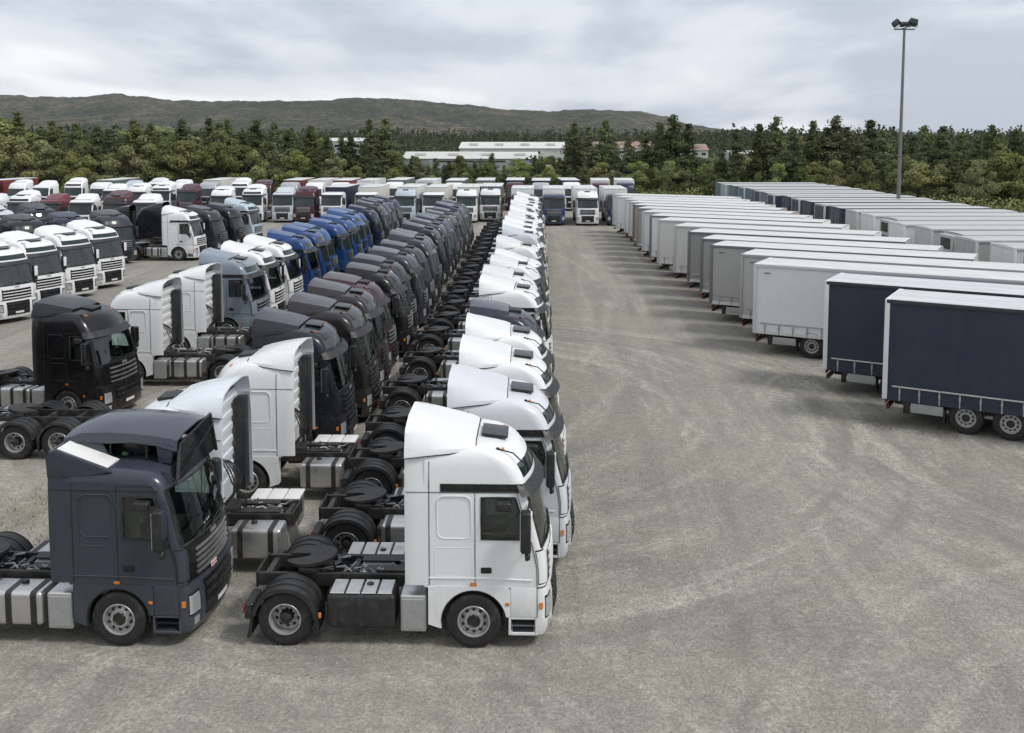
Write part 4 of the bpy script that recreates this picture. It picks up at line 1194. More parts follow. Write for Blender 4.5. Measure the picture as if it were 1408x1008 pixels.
# --- white cabs facing left, back to back with row A and row B
GL = 'white cabs turned to face left'
KIT_STUB.spawn('tractor_unit', 'white cab facing left, seen from behind, beside the dark slate truck', 'truck', GL, -8.25, 20.0 + 1.25, math.pi + R(1), pc((.68, .72, .76)), 0)
KIT_STUB.spawn('tractor_unit', 'white cab facing left, in front of the first dark cab', 'truck', GL, -7.75, 24.45 + 1.25, math.pi, pc(WHITE), 0)
KIT_ROUND.spawn('tractor_unit', 'white cab facing left, right behind the black truck', 'truck', GL, -15.9, 36.4 + 1.25, math.pi + R(1), pc(WHITE), 0)
KIT_ROUND.spawn('tractor_unit', 'white cab facing left, directly before the steel-blue cab', 'truck', GL, -15.75, 41.0 + 1.25, math.pi, pc(WHITE), 0)

# --- row B: dark cabs
GB = 'dark tractor units in the middle row'
B_Y = [28.2]
while B_Y[-1] < 86: B_Y.append(B_Y[-1] + 3.2 + .25 * rj.random())
B_C = [NAVYG, BROWN, (.024, .019, .020), (.034, .010, .013), BLACK, NAVYG, SLATE, NAVYG, SLATE, GREY, NAVYG, SLATE, DBLUE, NAVYG, GREY, SLATE, DBLUE, NAVYG, SLATE, GREY]
B_N = ['navy-grey', 'grey-brown', 'grey-brown', 'maroon-brown']
for i, y in enumerate(B_Y):
    kit = KIT_HIGH if i < 3 else KIT_ROUND if i < 7 else rj.choice((KIT_ROUND_F, KIT_NOV_F, KIT_HIGH_F, KIT_HIGH_NF))
    lab = 'dark navy-grey tractor unit heading the middle row, behind the left-facing white cabs' if i == 0 else f'{B_N[i] if i < 4 else "dark"} tractor unit, {ordn(i + 1)} from the near end of the dark middle row'
    kit.spawn('tractor_unit', lab, 'truck', GB, -7.2 + rj.uniform(-.3, .1), y + 1.25, R(rj.uniform(-2, 2)), pc(B_C[i % len(B_C)]), 0 if i < 6 else 1)

# --- row C: steel blue, white, then blue
GC = 'tractor units in the blue row'
C_Y = [45.0]
while C_Y[-1] < 93: C_Y.append(C_Y[-1] + 3.35 + .3 * rj.random())
C_C = [(.20, .235, .28), WHITE, WHITE, BLUE, BLUE, MBLUE, BLUE, BLUE, MBLUE, BLUE, DBLUE, SLATE, DBLUE, SLATE, DBLUE]
for i, y in enumerate(C_Y):
    kit = KIT_HIGH if i < 4 else rj.choice((KIT_ROUND_F, KIT_HIGH_F, KIT_NOV_F, KIT_HIGH_NF))
    c = C_C[min(i, len(C_C) - 1)]
    lab = ('steel-blue tractor unit at the near end of the blue row' if i == 0 else f'white tractor unit, {ordn(i + 1)} from the near end of the blue row' if i < 3 else
           f'{"blue" if i < 10 else "dark blue"} tractor unit, {ordn(i + 1)} from the near end of the blue row')
    kit.spawn('tractor_unit', lab, 'truck', GC, -14.7 + rj.uniform(-.25, .25), y + 1.25, R(rj.uniform(-2, 2)), pc(c), 0 if i < 4 else 1)

# --- left side
KIT_ROUND.spawn('tractor_unit', 'black high-roof tractor unit standing alone at left', 'truck', None, -15.9, 31.7 + 1.25, R(-9), pc(BLACK), 0)
KIT_TANDEM.spawn('tractor_unit', 'twin-axle tractor chassis cut off by the left edge of the picture', 'truck', None, -18.85, 27.55 + 1.25, math.pi + R(1), pc(BLACK), 0)
GE = 'white tractor units in a slanted row at the left edge'
for i, (x, y) in enumerate(((-29.2, 45.0), (-28.75, 49.3), (-29.1, 53.3), (-28.9, 57.1), (-28.9, 61.2))):
    KIT_HIGH.spawn('tractor_unit', f'white tractor unit, {ordn(i + 1)} from the front of the slanted row at the left edge', 'truck', GE, x, y + 1.0, R(-22 + rj.uniform(-2, 2)), pc(WHITE), 0, steer=R(rj.choice((0, 14, -10))))
GF = 'tractor units parked behind the white slanted row'
KIT_HIGH.spawn('tractor_unit', 'lone white tractor unit seen side-on before a dark group', 'truck', GF, -28.3, 75.4 + 1.25, R(-2), pc(WHITE), 0)
for i, (x, y, c, d) in enumerate(((-27.6, 79.0, SLATE, 'dark slate'), (-27.0, 82.3, NAVYG, 'dark navy'), (-26.6, 85.7, PALEB, 'white-roofed grey'))):
    (KIT_ROUND_F if i < 2 else KIT_HIGH_F).spawn('tractor_unit', f'{d} tractor unit, {ordn(i + 1)} behind the lone side-on white one', 'truck', GF, x, y + 1.25, R(-6), pc(c), 1)
KIT_ROUND_F.spawn('tractor_unit', 'black cab facing left behind the chassis of the side-on white truck', 'truck', GF, -35.4, 79.3 + 1.25, math.pi + R(8), pc(BLACK), 1)
KIT_ROUND_F.spawn('tractor_unit', 'black cab facing left, the farther of two behind the side-on white truck', 'truck', GF, -34.0, 83.2 + 1.25, math.pi + R(4), pc(NAVYG), 1)
GG = 'dark tractor units slanted at far left'
for i in range(6):
    x, y = -42.0 + i * 2.25, 65.2 + i * 2.25
    if i == 5: continue
    KIT_ROUND_F.spawn('tractor_unit', f'dark tractor unit, {ordn(i + 1)} from the left in the slanted group behind the white row', 'truck', GG, x, y, R(-38), pc((NAVYG, SLATE, NAVYG, DBLUE, SLATE, NAVYG)[i]), 1)
for i in range(7):
    x, y = -48.6 + i * 2.4, 73.0 + i * 2.1
    if x > -39.5: continue
    KIT_HIGH_F.spawn('tractor_unit', f'tractor unit, {ordn(i + 1)} from the left in the second slanted group at far left', 'truck', GG, x, y, R(-38), pc((NAVYG, SLATE, GREYW, NAVYG, DBLUE, SLATE, GREY)[i]), 1)

# --- far rows facing the camera
def boxc(c, b, r=(.66, .67, .66)): return {'paint': c, 'box': b, 'roof': r}
GH = 'lorries in the near left row facing the camera'
for i in range(8):
    c = (NAVYG, SLATE, OFFW, WHITE, RED, WHITE, WINE, WHITE)[i]
    X = -62.5 + i * 3.25
    (KIT_MIDF if i % 3 else KIT_HIGH_F).spawn('tractor_unit', f'tractor unit facing the camera, {ordn(i + 1)} from the left in the far-left block', 'truck', GH, X, 98.0 + rj.uniform(-.5, .5), R(-90 + rj.uniform(-6, 6)), pc(c), 1)
G1 = 'lorries in the first far row facing the camera'
R1 = [(146, WHITE, WHITE, 'white'), (179, WHITE, OFFW, 'white'), (215, WHITE, WHITE, 'white'), (251, WINE, OFFW, 'dark red'), (298, WHITE, WHITE, 'white'), (343, WHITE, PALEB, 'white'), (385, GREYW, OFFW, 'pale grey'), (416, WINE, CREAMC, 'dark red'), (454, WHITE, DBLUE, 'white'),
      (501, WHITE, CREAMC, 'white'), (556, PALEB, OFFW, 'pale blue-grey'), (595, WHITE, CREAMC, 'white'), (641, WHITE, CREAMC, 'white'), (674, OFFW, (.12, .12, .13), 'off-white'), (718, DBLUE, WHITE, 'dark blue'), (762, (.03, .05, .12), (.78, .76, .72), 'dark blue'), (808, WHITE, WHITE, 'white'), (850, DBLUE, OFFW, 'dark blue')]
for i, (px, c, b, d) in enumerate(R1):
    yy = 118.5 if px < 280 else 110.5 if px < 650 else 112.5 if px < 700 else 107.3
    X = (px - VX) / FPX * ((yy - CAMY) * math.cos(PITCH) + CAMH * math.sin(PITCH))
    if px < 450:
        (KIT_MIDF, KIT_ROUND_F, KIT_HIGH_F)[i % 3].spawn('tractor_unit', f'{d} tractor unit, {ordn(i + 1)} from left in the far row facing the camera', 'truck', G1, X, yy + 1.5, R(-90 + rj.uniform(-4, 4)), pc(c), 1)
        continue
    (KIT_BOXR if i % 3 == 1 or px in (641, 808) else KIT_BOXM).spawn('box_lorry', f'{d} box lorry, {ordn(i + 1)} from left in the far row facing the camera', 'lorry', G1, X, yy + 1.5, R(-90 + rj.uniform(-1.5, 1.5)), boxc(c, b), 1)
G2 = 'lorries in the last row before the trees'
i = 0; X = -74.0
while X < 13:
    c = rj.choice((WHITE, WHITE, OFFW, WHITE, WHITE, PALEB, DBLUE, WINE, SILVER)); b = rj.choice((WHITE, OFFW, CREAMC, OFFW, DBLUE, (.16, .03, .03), PALEB, (.10, .13, .12)))
    if X < -34 and i % 4:
        (KIT_HIGH_F, KIT_ROUND_F, KIT_MIDF)[i % 3].spawn('tractor_unit', f'tractor unit, {ordn(i + 1)} vehicle from the left in the last row before the trees', 'truck', G2, X, 129.5 + rj.uniform(-1.5, 1.5), R(-90 + rj.uniform(-8, 8)), pc(c), 2)
        X += 3.2 + rj.uniform(0, .6); i += 1
        continue
    KIT_BOXR.spawn('box_lorry', f'box lorry, {ordn(i + 1)} vehicle from the left in the last row before the trees', 'lorry', G2, X, 130.5 + rj.uniform(-1.2, 1.2), R(-90 + rj.uniform(-3, 3)), boxc(c, b), 2)
    X += 3.3 + rj.uniform(0, 1.0); i += 1

# --- trailers beside the lane
def tc(cur, frame=None, door=None, roof=(.60, .61, .61), raft=None, unit=WHITE, rail=None):
    return {'rail': rail or frame or cur, 'curtain': cur, 'frame': frame or cur, 'door': door or cur, 'roof': roof, 'raft': raft or cur, 'unit': unit}
NAVY = (.020, .031, .052)
KT_NEAR = make_trailer(13.4, .98, 4.28, near=True)
KT_MID = make_trailer(12.6, 1.04, 4.06, near=True, rail='galvanised')
KT = make_trailer(12.4, 1.05, 4.0, near=False)
KT_BOX = make_trailer(12.4, 1.1, 4.0, straps=False, kind='box')
KT_REEF = make_trailer(12.4, 1.1, 4.02, straps=False, kind='reefer')
TRL = [(11.75, 32.2, NAVY), (10.95, 36.4, NAVY), (9.75, 43.2, (.72, .74, .77)), (9.9, 46.9, (.46, .45, .43)), (9.15, 51.0, (.40, .395, .38)), (9.3, 55.0, (.33, .325, .31)), (9.2, 59.1, (.30, .295, .28)), (8.9, 63.2, (.62, .61, .585)), (8.4, 67.8, (.64, .63, .60)), (8.3, 71.7, WHITE), (8.15, 75.6, OFFW),
       (8.1, 79.4, (.36, .33, .30)), (8.15, 83.2, (.40, .30, .26)), (8.15, 87.0, OFFW), (8.1, 90.8, WHITE), (7.6, 94.6, WHITE), (7.6, 98.6, OFFW)]
TLAB = ['navy curtain-sided trailer nearest the camera at right', 'navy curtain-sided trailer second from the near end', 'bright white curtain-sided trailer behind the two navy ones', 'warm grey trailer just behind the bright white one', 'light grey trailer, fifth from the near end of the lane-side trailers']
GT = 'trailers parked slantwise beside the lane'
for i, (x, y, c) in enumerate(TRL):
    h = R(-29.5) if i < 2 else R(-28)
    kit = KT_NEAR if i < 2 else KT_MID if i < 5 else KT
    zt = 4.28 if i < 2 else 4.06 if i < 5 else 4.0
    # the listed point is the near rear corner; the kit's origin is the middle of the rear end
    ox, oy = x + math.cos(h + math.pi / 2) * 1.275, y + math.sin(h + math.pi / 2) * 1.275
    lab = TLAB[i] if i < 5 else f'pale trailer, {ordn(i + 1)} from the near end of the slanted trailers by the lane'
    fr = (.72, .73, .74) if i < 2 else (.16, .165, .17) if i in (4, 5, 6, 9, 12) else tuple(min(.8, v * .8) for v in c)
    cols = tc(c, fr if i < 3 else fr, WHITE if i < 2 else c, (.60, .62, .65) if i < 2 else (.66, .665, .655), c if i < 2 else (.62, .62, .6), rail=(.035, .04, .05) if i < 2 else None)
    kit.spawn('semi_trailer', lab, 'trailer', GT, ox, oy, h, cols, 0 if i < 6 else 1)

# --- second block of trailers farther right
GU = 'trailers in the far right block'
y = 44.0; i = 0
while y < 126:
    x = 24.5 - max(0, (y - 80)) * .03 + rj.uniform(-.3, .3)
    dark = y > 80
    c = rj.choice(((.08, .03, .035), (.03, .04, .065), (.05, .055, .06), (.12, .14, .16), (.08, .085, .09), (.30, .30, .29))) if dark else rj.choice(((.46, .465, .455), (.52, .53, .52), OFFW, (.36, .365, .355)))
    if y > 108: c = rj.choice(((.10, .14, .18), (.06, .08, .11), (.30, .34, .36)))
    reef = (not dark) and i % 3 == 1
    h = R(rj.uniform(-1.2, 1.2) + 1.5)
    lab = f'{"dark" if dark else "white"} trailer, {ordn(i + 1)} from the near end of the far right block'
    if reef: KT_REEF.spawn('semi_trailer', lab, 'trailer', GU, x + 12.4 + .4, y, h + math.pi, tc(c, roof=(.48, .485, .48), unit=(.42, .42, .40)), 1)
    else: (KT_BOX if i % 2 else KT).spawn('semi_trailer', lab, 'trailer', GU, x, y, h, tc(c, frame=(.5, .5, .5) if i % 2 else c, roof=(.50, .505, .50)), 1)
    y += 3.35 + rj.uniform(0, .7); i += 1

# ------------------------------------------------------------------ trees
def mk_leaf(name, stops, trans=.22):
    n = NT(name)
    geo = n.n('ShaderNodeNewGeometry'); oi = n.n('ShaderNodeObjectInfo')
    c = n.ramp(geo.outputs['Random Per Island'], stops)
    hsv = n.n('ShaderNodeHueSaturation')
    n.l(n.rng(oi.outputs['Random'], 0, 1, .475, .515), hsv.inputs['Hue'])
    n.l(n.rng(n.math('FRACT', n.math('MULTIPLY', oi.outputs['Random'], 7.3)), 0, 1, .68, 1.45), hsv.inputs['Value'])
    n.l(n.rng(n.math('FRACT', n.math('MULTIPLY', oi.outputs['Random'], 13.7)), 0, 1, .8, 1.1), hsv.inputs['Saturation'])
    n.l(c, hsv.inputs['Color'])
    d = n.n('ShaderNodeBsdfDiffuse'); t = n.n('ShaderNodeBsdfTranslucent'); m = n.n('ShaderNodeMixShader')
    n.l(hsv.outputs[0], d.inputs[0]); n.l(hsv.outputs[0], t.inputs[0]); m.inputs[0].default_value = trans
    n.l(d.outputs[0], m.inputs[1]); n.l(t.outputs[0], m.inputs[2]); n.l(m.outputs[0], n.out.inputs[0])
    M[name] = n.m
mk_leaf('leaf_pine', [(0, (.085, .104, .046)), (.5, (.115, .136, .060)), (1, (.15, .17, .078))], .3)
mk_leaf('leaf_broad', [(0, (.165, .19, .074)), (.5, (.205, .228, .092)), (1, (.26, .275, .12))], .32)
mk_leaf('leaf_far', [(0, (.060, .074, .036)), (.6, (.082, .096, .048)), (1, (.11, .122, .062))], .15)

def leaf_quads(cen, size, rng, flat=.5, bias=None):
    """numpy: one bent quad for each centre"""
    k = len(cen)
    nrm = rng.normal(size=(k, 3))
    if bias is None: nrm[:, 2] = np.abs(nrm[:, 2]) * (1 + flat)
    else: nrm = nrm * .45 + bias
    nrm /= np.linalg.norm(nrm, axis=1)[:, None] + 1e-9
    a = np.cross(nrm, rng.normal(size=(k, 3))); a /= np.linalg.norm(a, axis=1)[:, None] + 1e-9
    b = np.cross(nrm, a)
    s = (size * rng.uniform(.6, 1.4, k))[:, None]
    V = np.stack([cen - a * s * .5, cen + b * s * .33 , cen + a * s * .5, cen - b * s * .33], 1).reshape(-1, 3)
    F = np.arange(4 * k).reshape(k, 4)
    return V, F
def np_mesh(name, V, F, mat):
    me = bpy.data.meshes.new(name)
    me.vertices.add(len(V)); me.vertices.foreach_set('co', np.asarray(V, np.float32).ravel())
    k = F.shape[1]
    me.loops.add(F.size); me.loops.foreach_set('vertex_index', F.astype(np.int32).ravel())
    me.polygons.add(len(F)); me.polygons.foreach_set('loop_start', np.arange(0, F.size, k, dtype=np.int32)); me.polygons.foreach_set('loop_total', np.full(len(F), k, np.int32))
    me.materials.append(M[mat]); me.update(calc_edges=True)
    return me
def conifer(seed, H=12.0, leaves=2800, size=.34, spread=.20):
    rng = np.random.default_rng(seed); C = []; Bs = []
    z = .10 * H; brs = []
    while z < H * .97:
        t = z / H
        prof = (1 - t) ** .92 * (0.60 + .40 * min(1, t / .18)) * 1.12 + .025
        for _ in range(rng.integers(3, 6)):
            L = H * spread * prof * rng.uniform(.6, 1.28); a = rng.uniform(0, 2 * math.pi)
            brs.append((z, a, L, rng.uniform(-.25, .28)))
        z += rng.uniform(.26, .48) * H / 12
    tot = sum(b[2] + .25 for b in brs)
    for z, a, L, sl in brs:
        m = max(4, int(leaves * (L + .25) / tot))
        t = rng.uniform(.12, 1.03, m) ** .75
        wid = (.16 + .24 * t) * min(1.4, .5 + L * .35)
        r = t * L
        off = rng.normal(size=(m, 3)) * wid[:, None] * np.array([1, 1, .55])
        C.append(np.stack([r * math.cos(a), r * math.sin(a), z + r * sl + .08 * r], 1) + off)
        Bs.append(np.tile([math.cos(a) * .6, math.sin(a) * .6, .55], (m, 1)) + off / (wid[:, None] + .05) * .35)
    V, F = leaf_quads(np.concatenate(C), size, rng, .5, np.concatenate(Bs))
    crown = np_mesh('crown', V, F, 'leaf_pine')
    bm = bmesh.new(); b_tube(bm, [(0, 0, -.15), (.05, .02, H * .3), (-.03, .04, H * .65), (0, 0, H * .95)], [.018 * H, .014 * H, .008 * H, .002 * H], 7)
    for z, a, L, sl in brs[::4]: b_tube(bm, [(0, 0, z), (L * .8 * math.cos(a), L * .8 * math.sin(a), z + L * .8 * (sl + .08))], [.035, .01], 4)
    return crown, from_bm('trunk', bm, 'bark')
def broadleaf(seed, H=9.0, leaves=3000, size=.36, wide=.30, mat='leaf_broad'):
    rng = np.random.default_rng(seed); C = []; tips = []; Bs = []
    kc = rng.integers(20, 28)
    for i in range(kc):
        t = rng.uniform(.14, .95); a = rng.uniform(0, 2 * math.pi)
        rad = H * wide * math.sin(math.pi * min(1, (t * .88 + .10))) ** .75 * rng.uniform(.2, 1.08)
        c = np.array([rad * math.cos(a), rad * math.sin(a), t * H]); cr_ = H * rng.uniform(.07, .15) * (1.15 - .5 * t)
        tips.append((c, cr_))
    w = np.array([q[1] ** 2 for q in tips]); w /= w.sum()
    for (c, cr_), q in zip(tips, w):
        m = int(leaves * q) + 6
        d = rng.normal(size=(m, 3)); d /= np.linalg.norm(d, axis=1)[:, None]
        r = cr_ * rng.uniform(.55, 1.12, m) ** .8
        C.append(c + d * r[:, None] * np.array([1.1, 1.1, .9])); Bs.append(d * .9 + np.array([0, 0, .25]))
    V, F = leaf_quads(np.concatenate(C), size, rng, .5, np.concatenate(Bs))
    crown = np_mesh('crown', V, F, mat)
    bm = bmesh.new(); b_tube(bm, [(0, 0, -.15), (.06, .03, H * .25), (-.05, .05, H * .55), (0, 0, H * .85)], [.02 * H, .015 * H, .009 * H, .002 * H], 7)
    for (c, cr_) in tips[::2]:
        b_tube(bm, [(0, 0, c[2] * .55), (c[0] * .5, c[1] * .5, c[2] * .8), tuple(c)], [.05, .03, .012], 4)
    return crown, from_bm('trunk', bm, 'bark')
CON = [conifer(20 + s, 12.0, 7500, .31, (.155, .19, .21, .17, .235)[s % 5]) for s in range(5)]
BRD = [broadleaf(50 + s, 9.0, 7500, .29, (.24, .30, .21, .34)[s % 4]) for s in range(4)]
BRD += [broadleaf(60, 9.0, 7500, .29, .20, 'leaf_broad')]
def tree(name, proto, X, Y, h, base_h, label, group, wid=1.0, rot=None):
    root = new_obj(name, None, None, (X, Y, -.14), (0, 0, rj.uniform(0, 6.28) if rot is None else rot))
    s = h / base_h; root.scale = (s * wid, s * wid, s)
    tag(root, label, 'tree', group)
    new_obj('trunk', proto[1], root); new_obj('crown', proto[0], root)
    return root
def x_at(px, D): return (px - VX) / FPX * ((D - CAMY) * math.cos(PITCH) + CAMH * math.sin(PITCH))
def h_at(py, D): return CAMH + (YH - py) / FPX * (D - CAMY)
# tree line behind the lot: top row of the photograph's edge, per column
EDGE = [(-60, 165), (0, 160), (60, 172), (110, 180), (170, 176), (225, 170), (270, 172), (330, 176), (400, 178), (440, 186), (480, 200), (520, 190), (560, 209), (640, 216), (720, 214), (770, 203), (800, 200), (850, 205), (900, 195), (960, 205), (1000, 215), (1060, 196), (1120, 190), (1200, 192), (1290, 190), (1360, 186), (1420, 188), (1500, 186)]
def edge(px):
    for a, b in zip(EDGE, EDGE[1:]):
        if px <= b[0]: return a[1] + (b[1] - a[1]) * (px - a[0]) / (b[0] - a[0])
    return 186
def line_D(px):
    return 152.0 if px < 860 else 152.0 - (px - 860) / 560 * 30
HERO = [(20, 156, 0), (68, 166, 2), (182, 166, 4), (205, 172, 0), (250, 163, 1), (287, 164, 3), (312, 166, 0), (352, 165, 2), (377, 170, 3), (428, 172, 1), (508, 167, 4), (530, 163, 2), (789, 172, 4), (832, 168, 4), (905, 168, 1), (924, 160, 4), (944, 170, 2), (1040, 172, 3), (1062, 160, 2), (1112, 168, 3), (1143, 161, 4), (1190, 164, 1), (1262, 175, 0), (1287, 173, 2), (1352, 174, 4), (1385, 178, 1), (130, 172, 1), (470, 190, 2), (1010, 180, 0)]
_px = -45.0
while _px < 1450:
    if not (548 < _px < 775 or 955 < _px < 1030) and min(abs(_px - h_[0]) for h_ in HERO) > 9: HERO.append((_px, 168 + rj.uniform(0, 16) + (6 if _px > 430 else 0), rj.randrange(5)))
    _px += rj.uniform(17, 34)
HERO.sort()
GTALL = 'tall conifers standing above the tree line behind the lot'
for i, (px, py, q) in enumerate(HERO):
    D = line_D(px) + 6 + rj.uniform(0, 4)
    tree('conifer_tree', CON[q], x_at(px, D), D, h_at(py - 5, D), 12.0, f'tall dark conifer behind the lot, {ordn(i + 1)} of the tall ones from the left', GTALL, 1.12 if q != 4 else 1.25)
GBUSH = 'bushy trees in the belt behind the lot'
bushes = []
for row, (dd, dpx, low) in enumerate(((0, 25, 24), (9, 24, 9), (20, 26, 0))):
    px = -60.0 + row * 9
    while px < 1480:
        D = line_D(px) + dd + rj.uniform(-2, 3)
        bushes.append((px, D, edge(px) + low + rj.uniform(-5, 10), row))
        px += dpx * rj.uniform(.75, 1.25)
bushes.sort()
for i, (px, D, py, row) in enumerate(bushes):
    h = max(3.4, h_at(py, D))
    con = rj.random() < (.18, .45, .55)[row]
    kind = 'dark conifer' if con else 'green broadleaf tree'
    lab = f'{kind} in the belt behind the lot, {ordn(i + 1)} tree from the left'
    if con: tree('conifer_tree', rj.choice(CON), x_at(px, D), D, h * 1.06, 12.0, lab, GBUSH, rj.uniform(1.1, 1.5))
    else: tree('broadleaf_tree', rj.choice(BRD), x_at(px, D), D, h, 9.0, lab, GBUSH, rj.uniform(1.0, 1.45))

# under-storey along the edge of the lot: one mass of shrub leaves
rng = np.random.default_rng(3); C = []
px = -80.0
while px < 1500:
    D = line_D(px) - 3 + rng.uniform(-1.5, 1.5); X = x_at(px, D); m = 90
    hh = rng.uniform(.8, 2.6)
    C.append(np.stack([X + rng.normal(0, 1.0, m), D + rng.normal(0, .8, m), rng.uniform(0, 1, m) ** .8 * hh], 1)); px += 6
V, F = leaf_quads(np.concatenate(C), .34, rng)
o = new_obj('shrub_undergrowth', np_mesh('shrub_undergrowth', V, F, 'leaf_broad')); o['kind'] = 'stuff'
tag(o, 'low shrub undergrowth along the far edge of the gravel lot', 'shrubs')

# distant forest between the belt and the hills
rng = np.random.default_rng(9); Cs = []; Sz = []
for D0, D1, cnt, hh in ((195, 300, 420, 9.5), (300, 520, 1100, 12.0), (520, 1000, 2000, 14.0), (1000, 2000, 2600, 15.0)):
    for _ in range(cnt):
        D = math.sqrt(rng.uniform(D0 ** 2, D1 ** 2)); px = rng.uniform(-120, 1530)
        X = x_at(px, D)
        # keep the yard of the warehouses clear
        if 540 < px < 1000 and D < 470 and not (D < 215): continue
        if 430 < px < 510 and D < 420: continue
        h = hh * rng.uniform(.7, 1.2)
        if 540 < px < 780 and D < 300: h *= .55
        m = 70 if D < 520 else 46
        t = rng.uniform(.05, 1, m)
        con = rng.random() < .6
        wd = (1 - t) ** .7 * h * .20 + .1 if con else np.sin(np.pi * np.clip(t * .85 + .1, 0, 1)) ** .7 * h * .27
        a = rng.uniform(0, 2 * math.pi, m); r = wd * rng.uniform(.3, 1.05, m)
        Cs.append(np.stack([X + r * np.cos(a), D + r * np.sin(a), t * h - .3], 1)); Sz.append(np.full(m, .8 if D < 300 else 1.1 if D < 520 else 1.6 if D < 1000 else 2.2))
V, F = leaf_quads(np.concatenate(Cs), np.concatenate(Sz), rng)
o = new_obj('distant_forest', np_mesh('distant_forest', V, F, 'leaf_far')); o['kind'] = 'stuff'
tag(o, 'mass of far-off forest between the buildings and the hills', 'forest')

# ------------------------------------------------------------------ hills
n = NT('hill_forest')
P = n.pos()
a_ = n.noise(n.map(P, (1, .35, 2.5)), .0035, 7, .66, .8)
b_ = n.noise(n.map(P, (1, .6, 2.0)), .022, 5, .7)
d_ = n.noise(n.map(P, (1, .6, 1.5)), .085, 3, .7)
c = n.ramp(a_, [(.36, (.070, .085, .052)), (.47, (.125, .122, .076)), (.54, (.20, .165, .110)), (.64, (.25, .20, .145))])
c = n.mix(n.rng(b_, .40, .56, .85, 0), c, (.040, .052, .036))
c = n.mix(n.rng(d_, .42, .56, .75, 0), c, (.035, .045, .033))
c = n.mix(n.math('MULTIPLY', n.rng(d_, .56, .70), .6), c, (.22, .19, .125))
M['hill_forest'] = n.pbr(c, .95, 0, n.bump(n.math('ADD', b_, d_), 1.0, 30), 0, .1)
RIDGE = [(-500, 150), (-250, 138), (-60, 134), (0, 132), (45, 136), (100, 136), (150, 131), (190, 136), (235, 141), (330, 140), (430, 140), (500, 136), (570, 138), (640, 145), (700, 151), (760, 155), (830, 153), (870, 155), (910, 162), (950, 172), (1000, 178), (1080, 183), (1200, 185), (1400, 187), (1800, 188)]
def ridge(px):
    for a, b in zip(RIDGE, RIDGE[1:]):
        if px <= b[0]:
            t = (px - a[0]) / (b[0] - a[0]); t = t * t * (3 - 2 * t); return a[1] + (b[1] - a[1]) * t
    return 188
pxs = [-500 + 5 * i for i in range(441)]
Ds = [1700 + 62 * i for i in range(44)]
V = []
for D in Ds:
    t = (D - 1700) / (3600 - 1700)
    for px in pxs:
        top = (YH - ridge(px)) / FPX * 3600 + CAMH
        s = min(1, t); f = s * s * (3 - 2 * s) if t <= 1 else max(.0, 1 - (t - 1) * 1.5)
        X = x_at(px, D)
        bump_ = 4 * noise.noise(Vector((X * .004, D * .004, 0))) * f * 3 + 5.5 * noise.noise(Vector((X * .03, D * .03, 1))) + 3.5 * noise.noise(Vector((X * .09, D * .09, 2)))
        fade = min(1, max(0, (top - 12) / 60))
        V.append((X, D, -2 + (top * f + bump_ * fade * min(1, f * 3)) * (1 if top > 0 else 0)))
nx = len(pxs)
F = [(j * nx + i, j * nx + i + 1, (j + 1) * nx + i + 1, (j + 1) * nx + i) for j in range(len(Ds) - 1) for i in range(nx - 1)]
kindly(new_obj('hill', mesh_from('hill', V, F, 'hill_forest', 80)), 'structure')

# ------------------------------------------------------------------ far buildings
mk_simple('pale_wall', (.36, .37, .38), .7, 0, .15, .2, (.3, .3, .28), .4)
mk_simple('white_wall', (.60, .60, .58), .7, 0, .1, .2, (.4, .4, .38), .3)
mk_simple('pale_roof', (.56, .56, .54), .6, 0, .12, .15, (.4, .38, .34), .5)
mk_simple('red_roof', (.30, .205, .175), .8, 0, .2, .2, (.3, .22, .18), .4)
mk_simple('door_grey', (.16, .17, .18), .6, 0, .2, .5)
def hall(px0, px1, D, ztop, depth, label, wall='pale_wall', roof='pale_roof', pitch=.8, doors=3, wins=1):
    x0, x1 = x_at(px0, D), x_at(px1, D); w = x1 - x0
    root = new_obj('warehouse', None, None, ((x0 + x1) / 2, D, -.12)); tag(root, label, 'building', 'halls beyond the trees')
    new_obj('wall', box_mesh('wall', wall, (-w / 2, w / 2, 0, depth, 0, ztop), bev=0), root)
    bm = bmesh.new()
    pts = [(-w / 2 - .4, -.4, ztop + .01), (w / 2 + .4, -.4, ztop + .01), (w / 2 + .4, depth / 2, ztop + pitch), (-w / 2 - .4, depth / 2, ztop + pitch), (-w / 2 - .4, depth + .4, ztop + .01), (w / 2 + .4, depth + .4, ztop + .01)]
    vs = [bm.verts.new(p) for p in pts]
    for f in ((0, 1, 2, 3), (3, 2, 5, 4), (0, 3, 4), (1, 5, 2), (0, 4, 5, 1)): bm.faces.new([vs[i] for i in f])
    rf = new_obj('roof', from_bm('roof', bm, roof, 0), root)
    for i in range(4):
        xx = -w / 2 + w * (i + .5) / 4
        new_obj('skylight', box_mesh('skylight', 'white_wall', (xx - w * .04, xx + w * .04, depth * .2, depth * .35, ztop + pitch * .5, ztop + pitch * .75 + .15), bev=0), rf)
    for i in range(doors):
        xx = -w / 2 + w * (i + .5) / doors
        new_obj('dock_door', box_mesh('dock_door', 'door_grey', (xx - 1.7, xx + 1.7, -.12, .02, .1, min(3.6, ztop * .6)), bev=.02), root)
    for i in range(wins):
        xx = -w / 2 + w * (i + .5) / wins
        wd = new_obj('window', box_mesh('window', 'white_wall', (xx - w / wins * .3, xx + w / wins * .3, -.10, .02, ztop * .70, ztop * .86), bev=.02), root)
        new_obj('pane', box_mesh('pane', 'dark_glass', (xx - w / wins * .27, xx + w / wins * .27, -.13, -.102, ztop * .72, ztop * .84), bev=0), wd)
    return root
hall(552, 738, 300, 3.5, 26, 'long low pale hall in front, beyond the middle of the trees', pitch=2.0)
